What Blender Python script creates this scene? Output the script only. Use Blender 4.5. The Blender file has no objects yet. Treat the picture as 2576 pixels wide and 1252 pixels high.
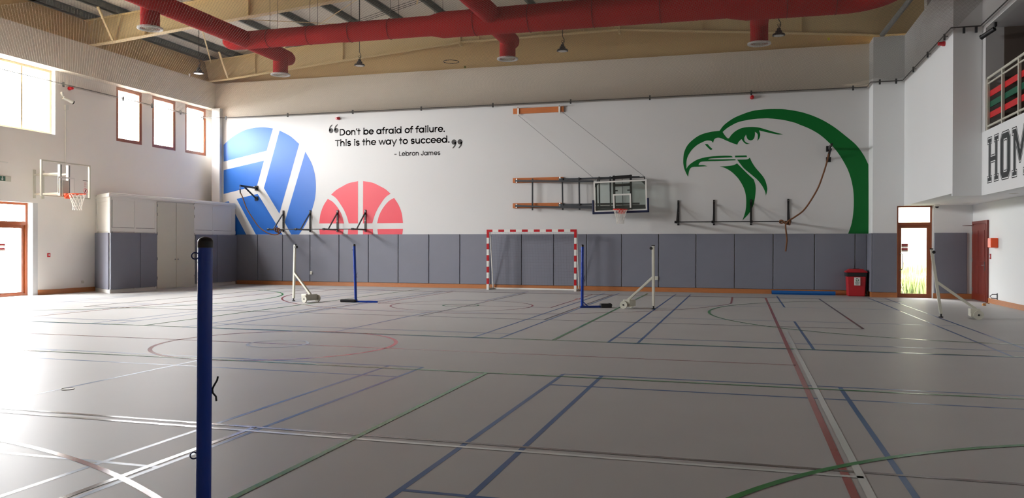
import bpy, bmesh, math, random, json
from math import sin, cos, pi, sqrt, radians, atan2
from mathutils import Vector, Matrix
random.seed(7)
sc = bpy.context.scene
COL = sc.collection

# ---------------------------------------------------------------- camera
F_PX = 2019.29
YAW, PIT, ROL = -0.27979, -0.00358, -0.00293
cam = bpy.data.cameras.new('camera')
cam.sensor_fit = 'HORIZONTAL'; cam.sensor_width = 36.0
cam.lens = 36.0 * F_PX / 2576.0
cam.clip_start = 0.05; cam.clip_end = 400
cam_ob = bpy.data.objects.new('camera', cam); COL.objects.link(cam_ob)
fw = Vector((sin(YAW)*cos(PIT), cos(YAW)*cos(PIT), sin(PIT)))
rt = Vector((cos(YAW), -sin(YAW), 0)); dn = fw.cross(rt)
r2 = cos(ROL)*rt + sin(ROL)*dn; d2 = -sin(ROL)*rt + cos(ROL)*dn
up = -d2; bk = -fw
cam_ob.matrix_world = Matrix(((r2.x, up.x, bk.x, 0), (r2.y, up.y, bk.y, 0), (r2.z, up.z, bk.z, 1.513), (0, 0, 0, 1)))
sc.camera = cam_ob

# ---------------------------------------------------------------- world, daylight portals, exposure
w = bpy.data.worlds.new('sky'); sc.world = w; w.use_nodes = True
bg = w.node_tree.nodes['Background']
bg.inputs[0].default_value = (0.985, 0.99, 1.0, 1)
# hazy sky: brightest around the sun side (-X), much dimmer towards the back (+Y, +X)
_n = w.node_tree.nodes; _tc = _n.new('ShaderNodeTexCoord'); _sp = _n.new('ShaderNodeSeparateXYZ'); _mr = _n.new('ShaderNodeMapRange')
_mr.interpolation_type = 'SMOOTHSTEP'
for _i, _v in zip(range(1, 5), (0.15, -0.6, 3.2, 68.0)): _mr.inputs[_i].default_value = _v
w.node_tree.links.new(_tc.outputs['Generated'], _sp.inputs[0]); w.node_tree.links.new(_sp.outputs['X'], _mr.inputs[0]); w.node_tree.links.new(_mr.outputs[0], bg.inputs[1])
def portal(name, loc, sx, sy, rot):
    L = bpy.data.lights.new(name, 'AREA'); L.shape = 'RECTANGLE'; L.size = sx; L.size_y = sy
    L.cycles.is_portal = True
    o = bpy.data.objects.new(name, L); COL.objects.link(o); o.location = loc; o.rotation_euler = rot
# portals only steer the sampling of the sky through each opening
RX = (0, radians(-90), 0)      # emits towards +X
for nm, y0, y1, z0, z1 in (('portal_big', 15.7, 19.87, 4.9, 6.87), ('portal_added', 9.6, 13.6, 4.9, 6.87), ('portal_n1', 22.38, 23.59, 5.03, 6.87),  # the second serves the unseen window added for its light
                           ('portal_n2', 24.10, 25.33, 5.03, 6.87), ('portal_n3', 25.87, 27.09, 5.03, 6.87), ('portal_door', 17.0, 19.24, 0.0, 2.76)):
    portal(nm, (-20.72, (y0+y1)/2, (z0+z1)/2), z1-z0, y1-y0, RX)
portal('portal_right', (4.98, 27.0, 1.4), 1.0, 2.75, (radians(-90), 0, 0))

sc.view_settings.view_transform = 'Standard'
sc.view_settings.look = 'None'
sc.view_settings.exposure = 0.0
sc.view_settings.gamma = 1.0
sc.view_settings.use_curve_mapping = False
sc.cycles.use_denoising = True
sc.cycles.max_bounces = 10; sc.cycles.diffuse_bounces = 7; sc.cycles.glossy_bounces = 4
sc.cycles.transparent_max_bounces = 12; sc.cycles.transmission_bounces = 4
sc.cycles.sample_clamp_indirect = 12.0
sc.cycles.caustics_reflective = False; sc.cycles.caustics_refractive = False

# ---------------------------------------------------------------- materials
def srgb(r, g, b):
    f = lambda c: (c/255/12.92) if c/255 <= 0.04045 else ((c/255+0.055)/1.055)**2.4
    return (f(r), f(g), f(b), 1)
MATS = {}
def mat(name, col, rough=0.5, metal=0.0, spec=0.5, noise=None, bump=None):
    if name in MATS: return MATS[name]
    m = bpy.data.materials.new(name); m.use_nodes = True; MATS[name] = m
    nt = m.node_tree; b = nt.nodes['Principled BSDF']
    c = srgb(*col) if max(col) > 1 or len(col) == 3 else col
    b.inputs['Base Color'].default_value = c
    b.inputs['Roughness'].default_value = rough
    b.inputs['Metallic'].default_value = metal
    b.inputs['Specular IOR Level'].default_value = spec
    if noise or bump:
        tc = nt.nodes.new('ShaderNodeTexCoord')
    if noise:      # (scale, amount, stretch)
        n = nt.nodes.new('ShaderNodeTexNoise'); n.inputs['Scale'].default_value = noise[0]; n.inputs['Detail'].default_value = 6
        mp = nt.nodes.new('ShaderNodeMapping'); mp.inputs['Scale'].default_value = noise[2] if len(noise) > 2 else (1, 1, 1)
        nt.links.new(tc.outputs['Object'], mp.inputs[0]); nt.links.new(mp.outputs[0], n.inputs['Vector'])
        mx = nt.nodes.new('ShaderNodeMix'); mx.data_type = 'RGBA'
        a = noise[1]
        mx.inputs[6].default_value = tuple(min(1, v*(1-a)) for v in c[:3])+(1,)
        mx.inputs[7].default_value = tuple(min(1, v*(1+a)) for v in c[:3])+(1,)
        nt.links.new(n.outputs['Fac'], mx.inputs[0]); nt.links.new(mx.outputs[2], b.inputs['Base Color'])
    if bump:       # (scale, strength)
        n2 = nt.nodes.new('ShaderNodeTexNoise'); n2.inputs['Scale'].default_value = bump[0]; n2.inputs['Detail'].default_value = 4
        nt.links.new(tc.outputs['Object'], n2.inputs['Vector'])
        bp = nt.nodes.new('ShaderNodeBump'); bp.inputs['Strength'].default_value = bump[1]; bp.inputs['Distance'].default_value = 0.01
        nt.links.new(n2.outputs['Fac'], bp.inputs['Height']); nt.links.new(bp.outputs[0], b.inputs['Normal'])
    return m
def glass(name, tint=(1, 1, 1, 1), refl=0.05):
    m = bpy.data.materials.new(name); m.use_nodes = True; MATS[name] = m
    nt = m.node_tree; nt.nodes.clear()
    o = nt.nodes.new('ShaderNodeOutputMaterial'); mx = nt.nodes.new('ShaderNodeMixShader')
    t = nt.nodes.new('ShaderNodeBsdfTransparent'); g = nt.nodes.new('ShaderNodeBsdfGlossy')
    t.inputs[0].default_value = tint; g.inputs['Roughness'].default_value = 0.02
    mx.inputs[0].default_value = refl
    nt.links.new(t.outputs[0], mx.inputs[1]); nt.links.new(g.outputs[0], mx.inputs[2])
    nt.links.new(mx.outputs[0], o.inputs[0]); return m
M_WALL = mat('wall_paint', (209, 209, 208), 0.5, noise=(0.6, 0.02), bump=(60, 0.05))
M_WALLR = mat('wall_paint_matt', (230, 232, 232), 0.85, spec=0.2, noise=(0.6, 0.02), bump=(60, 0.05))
M_WALLL = mat('wall_paint_left_lit', (240, 236, 230), 0.6, noise=(0.6, 0.02), bump=(60, 0.05))  # same wall paint, lightened for bounce light the left wall lacks
M_UPPER = mat('wall_plaster_bounce', (236, 226, 210), 0.85, noise=(0.5, 0.03), bump=(40, 0.08))  # plaster tinted warm and raised to hold bounce light off the floor
M_FLOOR = mat('vinyl_floor', (178, 177, 175), 0.45, spec=0.10, noise=(1.2, 0.05), bump=(9, 0.02))
M_PAD = mat('grey_pad', (118, 120, 132), 0.6, noise=(3, 0.04), bump=(120, 0.12))
M_PADE = mat('pad_edge', (90, 91, 102), 0.6)
M_BLUE = mat('line_blue', (36, 82, 136), 0.28, spec=0.13)
M_RED = mat('line_red', (150, 38, 36), 0.17, spec=0.3)
M_BROWN = mat('line_brown', (92, 74, 68), 0.17, spec=0.3)
M_WHITEL = mat('line_white', (205, 208, 204), 0.17, spec=0.3)
M_GREEN = mat('line_green', (40, 126, 54), 0.2, spec=0.13)
M_WOOD = mat('skirting_wood', (176, 112, 66), 0.4, noise=(9, 0.22, (1, 1, 8)))
M_PINE = mat('pine_board', (190, 110, 58), 0.45, noise=(7, 0.25, (1, 1, 9)))
M_FRAME = mat('brown_frame', (140, 72, 36), 0.35, noise=(12, 0.12, (6, 6, 1)))
M_CREAM = mat('cream_steel', (224, 202, 154), 0.5)
M_CLAD = mat('cream_cladding', (222, 194, 142), 0.6, noise=(0.8, 0.05))
M_ROOF = mat('roof_lining', (214, 208, 196), 0.7)
M_PURLIN = mat('galvanised_purlin', (96, 104, 102), 0.5, metal=0.3)
M_DUCT = mat('red_duct_fabric', (166, 18, 20), 0.85, spec=0.2, noise=(2.5, 0.06), bump=(14, 0.3))
M_SEAM = mat('duct_seam', (110, 18, 22), 0.8)
M_WHITE = mat('white_metal', (225, 224, 218), 0.4)
M_OFFW = mat('offwhite_metal', (205, 203, 188), 0.45)
M_BLACK = mat('black_metal', (22, 22, 24), 0.4)
M_DGREY = mat('dark_grey_metal', (72, 75, 78), 0.35, metal=0.6)
M_CHROME = mat('brushed_steel', (190, 190, 190), 0.25, metal=1.0)
M_PBLUE = mat('blue_post_paint', (14, 60, 165), 0.2)
M_NAVY = mat('navy_foam', (16, 24, 62), 0.6)
M_REDP = mat('red_paint', (186, 24, 34), 0.35)
M_RIM = mat('rim_red', (214, 46, 32), 0.35)
M_RIMO = mat('rim_orange', (222, 84, 44), 0.35)
M_NETW = mat('white_cord', (226, 222, 214), 0.7)
M_NETG = mat('grey_cord', (120, 116, 110), 0.8)
M_NETD = mat('goal_cord', (84, 82, 88), 0.8)
M_ROPE = mat('brown_rope', (112, 72, 44), 0.85, noise=(90, 0.35))
M_CABLE = mat('steel_cable', (70, 70, 70), 0.5)
M_GLASS = glass('window_glass')
M_BGLASS = glass('board_glass', (0.92, 0.97, 0.95, 1), 0.06)
M_BIN = mat('bin_red', (178, 30, 40), 0.4)
M_MAROON = mat('maroon_door', (118, 40, 28), 0.3, noise=(6, 0.12, (5, 5, 1)))
M_MURALB = mat('mural_blue', (24, 100, 190), 0.4)
M_MURALR = mat('mural_red', (218, 58, 76), 0.4)
M_MURALG = mat('mural_green', (0, 104, 40), 0.5, spec=0.3)
M_TEXT = mat('mural_charcoal', (58, 54, 53), 0.5)
M_HOME = mat('lettering_black', (48, 52, 54), 0.5)
M_SEATR = mat('slat_red', (206, 34, 40), 0.45)
M_SEATG = mat('slat_green', (6, 92, 66), 0.45)
M_GRASS = mat('grass', (140, 148, 104), 0.9, noise=(3, 0.3))
M_YARD = mat('yard_bounce', (228, 222, 210), 0.9)  # pale so the unseen yard bounces more light to the ceiling
M_PAVE = mat('paving', (190, 184, 172), 0.9)
M_ORANGE = mat('orange_box', (232, 82, 30), 0.4)
M_MAT = mat('mat_blue', (20, 92, 160), 0.55)
M_SOFFIT = mat('soffit_paint', (222, 222, 224), 0.6)
M_DARKR = mat('balcony_interior_unlit', (110, 98, 90), 0.8)  # dark tone stands in for the unlit depth of the balcony

# ---------------------------------------------------------------- mesh builder
WL = {}
class MB:
    def __init__(s): s.v = []; s.f = []; s.m = []
    def add(s, vs, fs, m=0):
        n = len(s.v); s.v += [tuple(v) for v in vs]
        for f in fs: s.f.append(tuple(i+n for i in f)); s.m.append(m)
        return s
    def box(s, x0, x1, y0, y1, z0, z1, m=0):
        vs = [(x, y, z) for x in (x0, x1) for y in (y0, y1) for z in (z0, z1)]
        return s.add(vs, [(0, 1, 3, 2), (4, 6, 7, 5), (0, 4, 5, 1), (2, 3, 7, 6), (0, 2, 6, 4), (1, 5, 7, 3)], m)
    def quad(s, a, b, c, d, m=0): return s.add([a, b, c, d], [(0, 1, 2, 3)], m)
    def beam(s, p, q, wy, wz, m=0, upv=(0, 0, 1)):       # rectangular bar from p to q
        p, q = Vector(p), Vector(q); d = (q-p).normalized(); u = Vector(upv)
        sd = d.cross(u)
        if sd.length < 1e-4: sd = d.cross(Vector((0, 1, 0)))
        sd.normalize(); u = sd.cross(d).normalized()
        vs = [e + sd*a*wy/2 + u*b*wz/2 for e in (p, q) for a, b in ((-1, -1), (1, -1), (1, 1), (-1, 1))]
        return s.add(vs, [(3, 2, 1, 0), (4, 5, 6, 7), (0, 1, 5, 4), (1, 2, 6, 5), (2, 3, 7, 6), (3, 0, 4, 7)], m)
    def cyl(s, p, q, r, n=12, r2=None, m=0, caps=True):
        p, q = Vector(p), Vector(q); r2 = r if r2 is None else r2
        d = (q-p).normalized(); a = d.orthogonal().normalized(); b = d.cross(a)
        vs = [e + (a*cos(2*pi*i/n)+b*sin(2*pi*i/n))*rr for e, rr in ((p, r), (q, r2)) for i in range(n)]
        fs = [(i, (i+1) % n, n+(i+1) % n, n+i) for i in range(n)]
        if caps: fs += [tuple(range(n-1, -1, -1)), tuple(range(n, 2*n))]
        return s.add(vs, fs, m)
    def tube(s, pts, r, n=8, m=0, closed=False, rs=None):
        P = [Vector(p) for p in pts]; k = len(P); vs = []; prev = None
        for i in range(k):
            if closed: t = P[(i+1) % k]-P[i-1]
            else: t = P[min(i+1, k-1)]-P[max(i-1, 0)]
            t.normalize()
            a = (prev - t*prev.dot(t)) if prev is not None else t.orthogonal()
            if a.length < 1e-5: a = t.orthogonal()
            a.normalize(); prev = a; b = t.cross(a); rr = rs[i] if rs else r
            vs += [P[i]+(a*cos(2*pi*j/n)+b*sin(2*pi*j/n))*rr for j in range(n)]
        fs = [(i*n+j, i*n+(j+1) % n, ((i+1) % k)*n+(j+1) % n, ((i+1) % k)*n+j) for i in range(k if closed else k-1) for j in range(n)]
        if not closed: fs += [tuple(range(n-1, -1, -1)), tuple(range((k-1)*n, k*n))]
        return s.add(vs, fs, m)
    def ring(s, c, nrm, R, r, n=32, k=8, m=0):
        nrm = Vector(nrm).normalized(); a = nrm.orthogonal().normalized(); b = nrm.cross(a); c = Vector(c)
        return s.tube([c+(a*cos(2*pi*i/n)+b*sin(2*pi*i/n))*R for i in range(n)], r, k, m, True)
    def lathe(s, c, prof, n=24, m=0, axis='Z', mats=None):      # prof = [(radius, height)]
        vs = []
        for r, h in prof:
            for i in range(n):
                x, y = r*cos(2*pi*i/n), r*sin(2*pi*i/n)
                vs.append(((c[0]+x, c[1]+y, c[2]+h) if axis == 'Z' else (c[0]+x, c[1]+h, c[2]+y)))
        k = len(prof); b0 = len(s.f)
        fs = [(i*n+j, i*n+(j+1) % n, (i+1)*n+(j+1) % n, (i+1)*n+j) for i in range(k-1) for j in range(n)]
        s.add(vs, fs, m)
        if mats:
            for i in range(k-1):
                for j in range(n): s.m[b0+i*n+j] = mats[i]
        return s
    def prism(s, poly, to, d0, d1, m=0):               # poly in 2-D, to(u, v, d) -> xyz
        n = len(poly)
        vs = [to(u, v, d0) for u, v in poly] + [to(u, v, d1) for u, v in poly]
        fs = [tuple(range(n-1, -1, -1)), tuple(range(n, 2*n))] + [(i, (i+1) % n, n+(i+1) % n, n+i) for i in range(n)]
        return s.add(vs, fs, m)
    def sphere(s, c, r, n=16, k=10, m=0, sz=1.0):
        return s.lathe(c, [(max(1e-4, r*sin(pi*i/k)), -r*sz*cos(pi*i/k)) for i in range(k+1)], n, m)
    def build(s, name, mats, parent=None, at=None, smooth=False, bevel=0):
        if not isinstance(mats, (list, tuple)): mats = [mats]
        org = Vector(WL.get(parent.name, (0, 0, 0))) if parent else Vector(at or (0, 0, 0))
        me = bpy.data.meshes.new(name)
        me.from_pydata([tuple(Vector(v)-org) for v in s.v], [], s.f)
        for mm in mats: me.materials.append(mm)
        me.polygons.foreach_set('material_index', s.m)
        if smooth:
            me.polygons.foreach_set('use_smooth', [True]*len(s.f))
        bm = bmesh.new(); bm.from_mesh(me); bmesh.ops.recalc_face_normals(bm, faces=bm.faces); bm.to_mesh(me); bm.free()
        if smooth: me.set_sharp_from_angle(angle=radians(40))
        me.update()
        o = bpy.data.objects.new(name, me); COL.objects.link(o)
        if parent: o.parent = parent; WL[o.name] = tuple(org)
        else: o.location = org; WL[o.name] = tuple(org)
        if bevel:
            bv = o.modifiers.new('bevel', 'BEVEL'); bv.width = bevel; bv.segments = 2; bv.limit_method = 'ANGLE'
        return o
def thing(name, loc, label, cat, group=None):
    o = bpy.data.objects.new(name, None); COL.objects.link(o); o.location = loc; o.empty_display_size = 0.2
    WL[o.name] = tuple(loc); o['label'] = label; o['category'] = cat
    if group: o['group'] = group
    return o
def tag(o, label, cat, group=None, kind=None):
    o['label'] = label; o['category'] = cat
    if group: o['group'] = group
    if kind: o['kind'] = kind
    return o
def struct(o): o['kind'] = 'structure'; return o
def kids(o): return [c for c in bpy.data.objects if c.parent == o]
def copy_tree(o, parent=None):
    ch = kids(o)
    c = o.copy(); COL.objects.link(c)
    if parent: c.parent = parent
    for k in ch: copy_tree(k, c)
    return c
def dup(o, loc, rz, label, group=None):
    c = copy_tree(o); c.location = loc; c.rotation_euler = (0, 0, rz); c['label'] = label
    if group: c['group'] = group
    return c
def cells(holes, u0, u1, v0, v1):                     # rectangles of a wall that are not in any hole
    us = sorted({u0, u1} | {h[i] for h in holes for i in (0, 1)}); vs = sorted({v0, v1} | {h[i] for h in holes for i in (2, 3)})
    out = []
    for a, b in zip(us[:-1], us[1:]):
        run = None
        for c, d in zip(vs[:-1], vs[1:]):
            um, vm = (a+b)/2, (c+d)/2
            if any(h[0] < um < h[1] and h[2] < vm < h[3] for h in holes):
                if run: out.append((a, b, *run)); run = None
            else: run = (run[0], d) if run else (c, d)
        if run: out.append((a, b, *run))
    return out
# ---------------------------------------------------------------- the hall
XL, YB, XP, XM, XR, YP = -20.35, 27.2, 3.78, 4.65, 6.5, 26.4
ZT, ZC, ZL = 7.87, 6.5, 6.87
YF = -10.0
fl = struct(MB().box(-20.7, 12.6, YF-.3, 27.6, -0.2, 0.0).build('floor', M_FLOOR))
# court markings, a hair above the floor
def line(mb, x0, y0, x1, y1, z, wd=0.045):
    d = Vector((x1-x0, y1-y0, 0)).normalized(); n = Vector((-d.y, d.x, 0))*wd/2
    a, b = Vector((x0, y0, z)), Vector((x1, y1, z))
    mb.quad(a-n, b-n, b+n, a+n)
def arc(mb, cx, cy, r, a0, a1, z, wd=0.05, n=48):
    for i in range(n):
        t0, t1 = radians(a0+(a1-a0)*i/n), radians(a0+(a1-a0)*(i+1)/n)
        p = [(cx+rr*cos(t), cy+rr*sin(t), z) for rr, t in ((r-wd/2, t0), (r-wd/2, t1), (r+wd/2, t1), (r+wd/2, t0))]
        mb.quad(*p)
mb = MB()
for cx in (1.015, -6.875, -14.66):
    for y0, y1 in ((12.55, 25.95), (-4.09, 9.31)):
        if y0 < 0 and cx < -14: continue
        for dx in (-3.05, -2.59, 2.59, 3.05): line(mb, cx+dx, y0, cx+dx, y1, .0008)
        for y in (y0, y0+.76, y0+4.72, y1-4.72, y1-.76, y1): line(mb, cx-3.05, y, cx+3.05, y, .0009)
        line(mb, cx, y0, cx, y0+4.72, .0008); line(mb, cx, y1-4.72, cx, y1, .0008)
mb.build('badminton_court_line', M_BLUE, fl)
mb = MB()
line(mb, .66, -3.2, .66, 24.95, .0014, .055); line(mb, -14.35, -3.2, -14.35, 24.95, .0014, .055)
line(mb, -14.35, 24.95, .66, 24.95, .0014); line(mb, -14.35, 10.88, .66, 10.88, .0014)
arc(mb, -6.87, 10.88, 1.8, 0, 360, .0014, .06, 72)
for s, cy, yb in ((1, 23.72, 24.95), (-1, -1.74, -3.2)):
    a = math.degrees(math.acos(6.58/6.75))
    arc(mb, -6.87, cy, 6.75, (180+a) if s > 0 else a, (360-a) if s > 0 else (180-a), .0014, .05, 96)
    for dx in (-6.58, 6.58): line(mb, -6.87+dx, cy-s*1.5, -6.87+dx, yb, .0014, .05)
for dx in (-2.33, 2.33): line(mb, -6.87+dx, 19.3, -6.87+dx, 24.95, .0014, .05)
line(mb, -9.2, 19.3, -4.54, 19.3, .0014, .05); arc(mb, -6.87, 19.3, 1.8, 0, 360, .0014, .05, 72)
line(mb, -4.62, 22.7, -4.46, 22.7, .0016, .4)
mb.build('basketball_court_line', M_RED, fl)
mb = MB()
for x in (2.15, -15.55, -6.7, -3.92, -9.6): line(mb, x, 16.05, x, 25.05, .0020, .05)
for y in (16.05, 25.05): line(mb, -15.55, y, 2.15, y, .0020, .05)
line(mb, -20.2, 5.83, 6.3, 5.83, .0020, .045); line(mb, -3.9, -3, -3.9, 5.83, .0020, .05)
mb.build('volleyball_court_line', M_BROWN, fl)
mb = MB()
line(mb, -20.2, 5.70, .77, 5.70, .0026, .05); line(mb, .755, -5, .755, 15.2, .0026, .055)
arc(mb, -6.87, 10.88, .45, 0, 360, .0026, .05, 40)
mb.build('white_court_line', M_WHITEL, fl)
mb = MB()
for x in (-2.93, -10.82):
    line(mb, x, 12.6, x, 26, .0032, .05); line(mb, x, -4, x, 9.1, .0032, .05)
line(mb, -17.9, 9.12, 4.25, 9.12, .0032, .045); line(mb, -17.9, 12.6, 4.25, 12.6, .0032, .045)
for cy in (19.3, 2.45):
    arc(mb, 4.3, cy, 5.05, 90, 270, .0032, .055, 64); arc(mb, -18.0, cy, 5.05, -90, 90, .0032, .055, 64)
    arc(mb, -6.9, cy, .45, 0, 360, .0032, .05, 40)
mb.build('futsal_court_line', M_GREEN, fl)
mb = MB().ring((-6.80, 6.80, 0.003), (0, 0, 1), .062, .004, 28, 6)
mb.lathe((-6.80, 6.80, 0.0), [(.001, .0025), (.06, .0025)], 28)
tag(mb.build('floor_socket', M_OFFW), 'small round metal socket cover set in the floor left of the near blue post', 'floor socket')

# left wall with its openings
NW = [(22.38, 23.59, 5.03, ZL), (24.10, 25.33, 5.03, ZL), (25.87, 27.09, 5.03, ZL)]
BW = [(15.7, 19.87, 4.9, ZL), (9.6, 13.6, 4.9, ZL)]  # second opening is unseen, added to bring in more daylight
DO = (17.0, 19.24, 0.0, 2.76)
mb = MB()
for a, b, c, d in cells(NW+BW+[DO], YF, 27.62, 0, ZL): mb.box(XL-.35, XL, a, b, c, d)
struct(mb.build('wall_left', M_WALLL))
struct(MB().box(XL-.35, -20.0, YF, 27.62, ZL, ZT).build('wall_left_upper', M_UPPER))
struct(MB().box(-20.03, -19.67, 27.02, 27.62, 0, ZL).box(XL-.35, -20.03, 27.62, 27.7, 0, ZL).build('wall_corner', M_WALL))
# back wall, lower painted part and upper plaster
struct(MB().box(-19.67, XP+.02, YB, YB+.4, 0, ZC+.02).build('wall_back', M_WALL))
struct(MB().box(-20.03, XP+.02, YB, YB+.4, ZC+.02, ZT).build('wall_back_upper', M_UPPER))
# pilaster, solid wall beside the balcony stair and the door recess
mb = MB().box(XP, XM, YP, YB+.2, 2.76, ZT).box(XP, 4.46, YP, YB+.2, 0, 2.76).box(XM, XM+.6, 20.7, YB+.2, 2.76, ZT)
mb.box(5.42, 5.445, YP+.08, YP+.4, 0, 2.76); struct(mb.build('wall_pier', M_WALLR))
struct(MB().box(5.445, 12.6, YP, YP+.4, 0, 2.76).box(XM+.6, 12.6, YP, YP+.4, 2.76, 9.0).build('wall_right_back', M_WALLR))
struct(MB().box(4.66, 5.44, 26.81, 27.1, 2.74, 2.759).build('wall_over_door', M_WALL))
struct(MB().box(5.401, XR, YF, 20.7, 2.76, 2.95).box(XM+.601, XR, 20.7, 27.1, 2.76, 2.95).box(XR, 12.6, YF, 26.4, 2.76, 2.95).build('ceiling_soffit', M_SOFFIT))
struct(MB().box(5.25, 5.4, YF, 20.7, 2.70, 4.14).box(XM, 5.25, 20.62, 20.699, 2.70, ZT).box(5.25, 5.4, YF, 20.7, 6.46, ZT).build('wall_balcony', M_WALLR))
struct(MB().box(5.251, 5.62, 20.36, 20.61, 4.141, 6.459).build('wall_balcony_column', M_WALL))
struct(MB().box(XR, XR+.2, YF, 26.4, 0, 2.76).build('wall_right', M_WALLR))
struct(MB().box(12.4, 12.6, YF, 26.4, 2.95, 9.2).box(5.621, 12.4, 20.36, 20.6, 2.95, 6.459).build('wall_right_far', M_DARKR))
struct(MB().box(5.4, 12.4, YF, 20.61, 6.46, 6.6).build('ceiling_balcony', M_SOFFIT))
struct(MB().box(-20.7, 12.6, YF-.3, YF, 0, 10.2).build('wall_front', M_UPPER))
# roof, cladding above the masonry
RX0, RXR = -20.6, -3.99
zt = lambda x: 8.68+.072*(x+20) if x < RXR else 9.833-.072*(x-RXR)
mb = MB()
for a, b in ((RX0, RXR), (RXR, 12.7)):
    z0, z1 = zt(a)+.2, zt(b)+.2
    mb.prism([(a, z0), (b, z1), (b, z1+.12), (a, z0+.12)], lambda u, v, d: (u, d, v), YF-.3, 27.9)
struct(mb.build('ceiling', M_ROOF))
mb = MB().box(XL-.3, XL, YF, 27.7, ZT, zt(XL)+.21)
mb.prism([(-20.65, ZT), (12.6, ZT), (12.6, zt(12.6)+.21), (RXR, zt(RXR)+.21), (-20.65, zt(-20.65)+.21)], lambda u, v, d: (u, d, v), 27.45, 27.6)
struct(mb.build('wall_cladding', M_CLAD))
struct(MB().box(12.4, 12.6, YF, 27.6, 9.0, zt(12.5)+.2).build('wall_right_cladding', M_CLAD))

# skirting
struct(MB().box(-19.0, XP, 27.165, YB, 0, .15).build('baseboard_back', M_WOOD, bevel=.004))
struct(MB().box(XP, 4.47, YP-.025, YP, 0, .15).box(5.445, XR, YP-.025, YP, 0, .15).build('baseboard_right_back', M_WOOD))
struct(MB().box(XP-.025, XP, YP-.02, 27.16, 0, .15).build('baseboard_pier', M_WOOD))
struct(MB().box(XL, XL+.025, 19.24, 21.45, 0, .15).box(XL, XL+.025, YF, 17.0, 0, .15).build('baseboard_left', M_WOOD))
struct(MB().box(XR-.025, XR, YF, 24.78, 0, .13).build('baseboard_right', M_WOOD))

# windows in the left wall, the last one unseen and added for light
def frame_x(mb, x0, x1, y0, y1, z0, z1, t):
    mb.box(x0, x1, y0, y1, z0, z0+t).box(x0, x1, y0, y1, z1-t, z1).box(x0, x1, y0, y0+t, z0+t, z1-t).box(x0, x1, y1-t, y1, z0+t, z1-t)
for i, (a, b, c, d) in enumerate(NW):
    mb = MB(); frame_x(mb, XL-.12, XL-.015, a, b, c, d, .115)
    wdw = struct(mb.build('window_%d' % (i+1), M_FRAME, bevel=.008))
    MB().box(XL-.075, XL-.068, a+.1, b-.1, c+.1, d-.1).build('window_pane', M_GLASS, wdw)
for i, (a, b, c, d) in enumerate(BW):
    mb = MB(); frame_x(mb, XL-.25, XL-.15, a, b, c, d, .07)
    for k in (1, 2, 3): mb.box(XL-.24, XL-.16, a+(b-a)*k/4-.03, a+(b-a)*k/4+.03, c+.07, d-.07)
    wdw = struct(mb.build('window_%d' % (i+4), mat('pale_frame', (214, 196, 160), .4), bevel=.005))
    MB().box(XL-.205, XL-.198, a+.05, b-.05, c+.05, d-.05).build('window_pane', M_GLASS, wdw)
# glazed double door in the left wall
mb = MB(); frame_x(mb, XL-.32, XL-.2, 17.0, 19.06, 0, 2.76, .07); mb.box(XL-.32, XL-.2, 17.07, 18.99, 2.1, 2.2)
d1 = struct(mb.build('door_1', M_FRAME))
MB().box(XL-.265, XL-.258, 17.07, 18.99, 2.2, 2.69).build('transom_pane', M_GLASS, d1)
struct(MB().box(XL-.33, XL, 19.06, 19.24, 0, 2.76).build('wall_door_reveal', M_WALL))
for a, b in ((17.07, 18.03), (18.03, 18.99)):
    mb = MB(); frame_x(mb, XL-.30, XL-.24, a, b, 0.01, 2.1, .1)
    lf = mb.build('door_leaf', M_FRAME, d1)
    MB().box(XL-.275, XL-.268, a+.1, b-.1, .11, 2.0).build('door_pane', M_GLASS, lf)
    yy = b-.05 if a < 18 else a+.05
    MB().tube([(XL-.24, yy, .85), (XL-.18, yy, .87), (XL-.18, yy, 1.33), (XL-.24, yy, 1.35)], .012, 8).build('door_handle', M_CHROME, lf, smooth=True)
mb = MB()
for k in range(2): mb.box(XL-.262, XL-.258, 18.16, 18.36, 1.33+k*.13, 1.37+k*.13); mb.box(XL-.262, XL-.258, 18.16, 18.36, 1.37+k*.13, 1.42+k*.13, 1)
tag(mb.build('door_sticker', [mat('sticker_white', (230, 210, 200), .5), mat('sticker_red', (170, 40, 50), .5)]), 'red and white push notice stuck on the left glass door', 'sticker')
# glazed door in the recess on the right
X0, X1, YD = 4.46, 5.42, 26.50
def frame_y(mb, y0, y1, x0, x1, z0, z1, t, tb=None):
    tb = tb or t
    mb.box(x0, x1, y0, y1, z0, z0+tb).box(x0, x1, y0, y1, z1-t, z1).box(x0, x0+t, y0, y1, z0+tb, z1-t).box(x1-t, x1, y0, y1, z0+tb, z1-t)
mb = MB(); frame_y(mb, YD-.03, YD+.07, X0, X1, 0, 2.76, .05, .02); mb.box(X0+.05, X1-.05, YD-.04, YD+.07, 2.17, 2.26)
d2o = struct(mb.build('door_2', M_FRAME, bevel=.004))
MB().box(X0+.05, X1-.05, YD+.02, YD+.026, 2.26, 2.71).build('transom_pane', M_GLASS, d2o)
mb = MB(); frame_y(mb, YD-.01, YD+.04, X0+.05, X1-.05, .02, 2.17, .085, .1)
lf = mb.build('door_leaf', M_FRAME, d2o, bevel=.004)
MB().box(X0+.13, X1-.13, YD+.012, YD+.018, .11, 2.09).build('door_pane', M_GLASS, lf)
MB().tube([(X0+.09, YD-.01, .82), (X0+.09, YD-.06, .82), (X0+.15, YD-.085, .85), (X0+.17, YD-.09, .9), (X0+.17, YD-.09, 1.25), (X0+.15, YD-.085, 1.3), (X0+.09, YD-.06, 1.33), (X0+.09, YD-.01, 1.33)], .012, 8).build('door_handle', M_CHROME, lf, smooth=True)
mb = MB()
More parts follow.
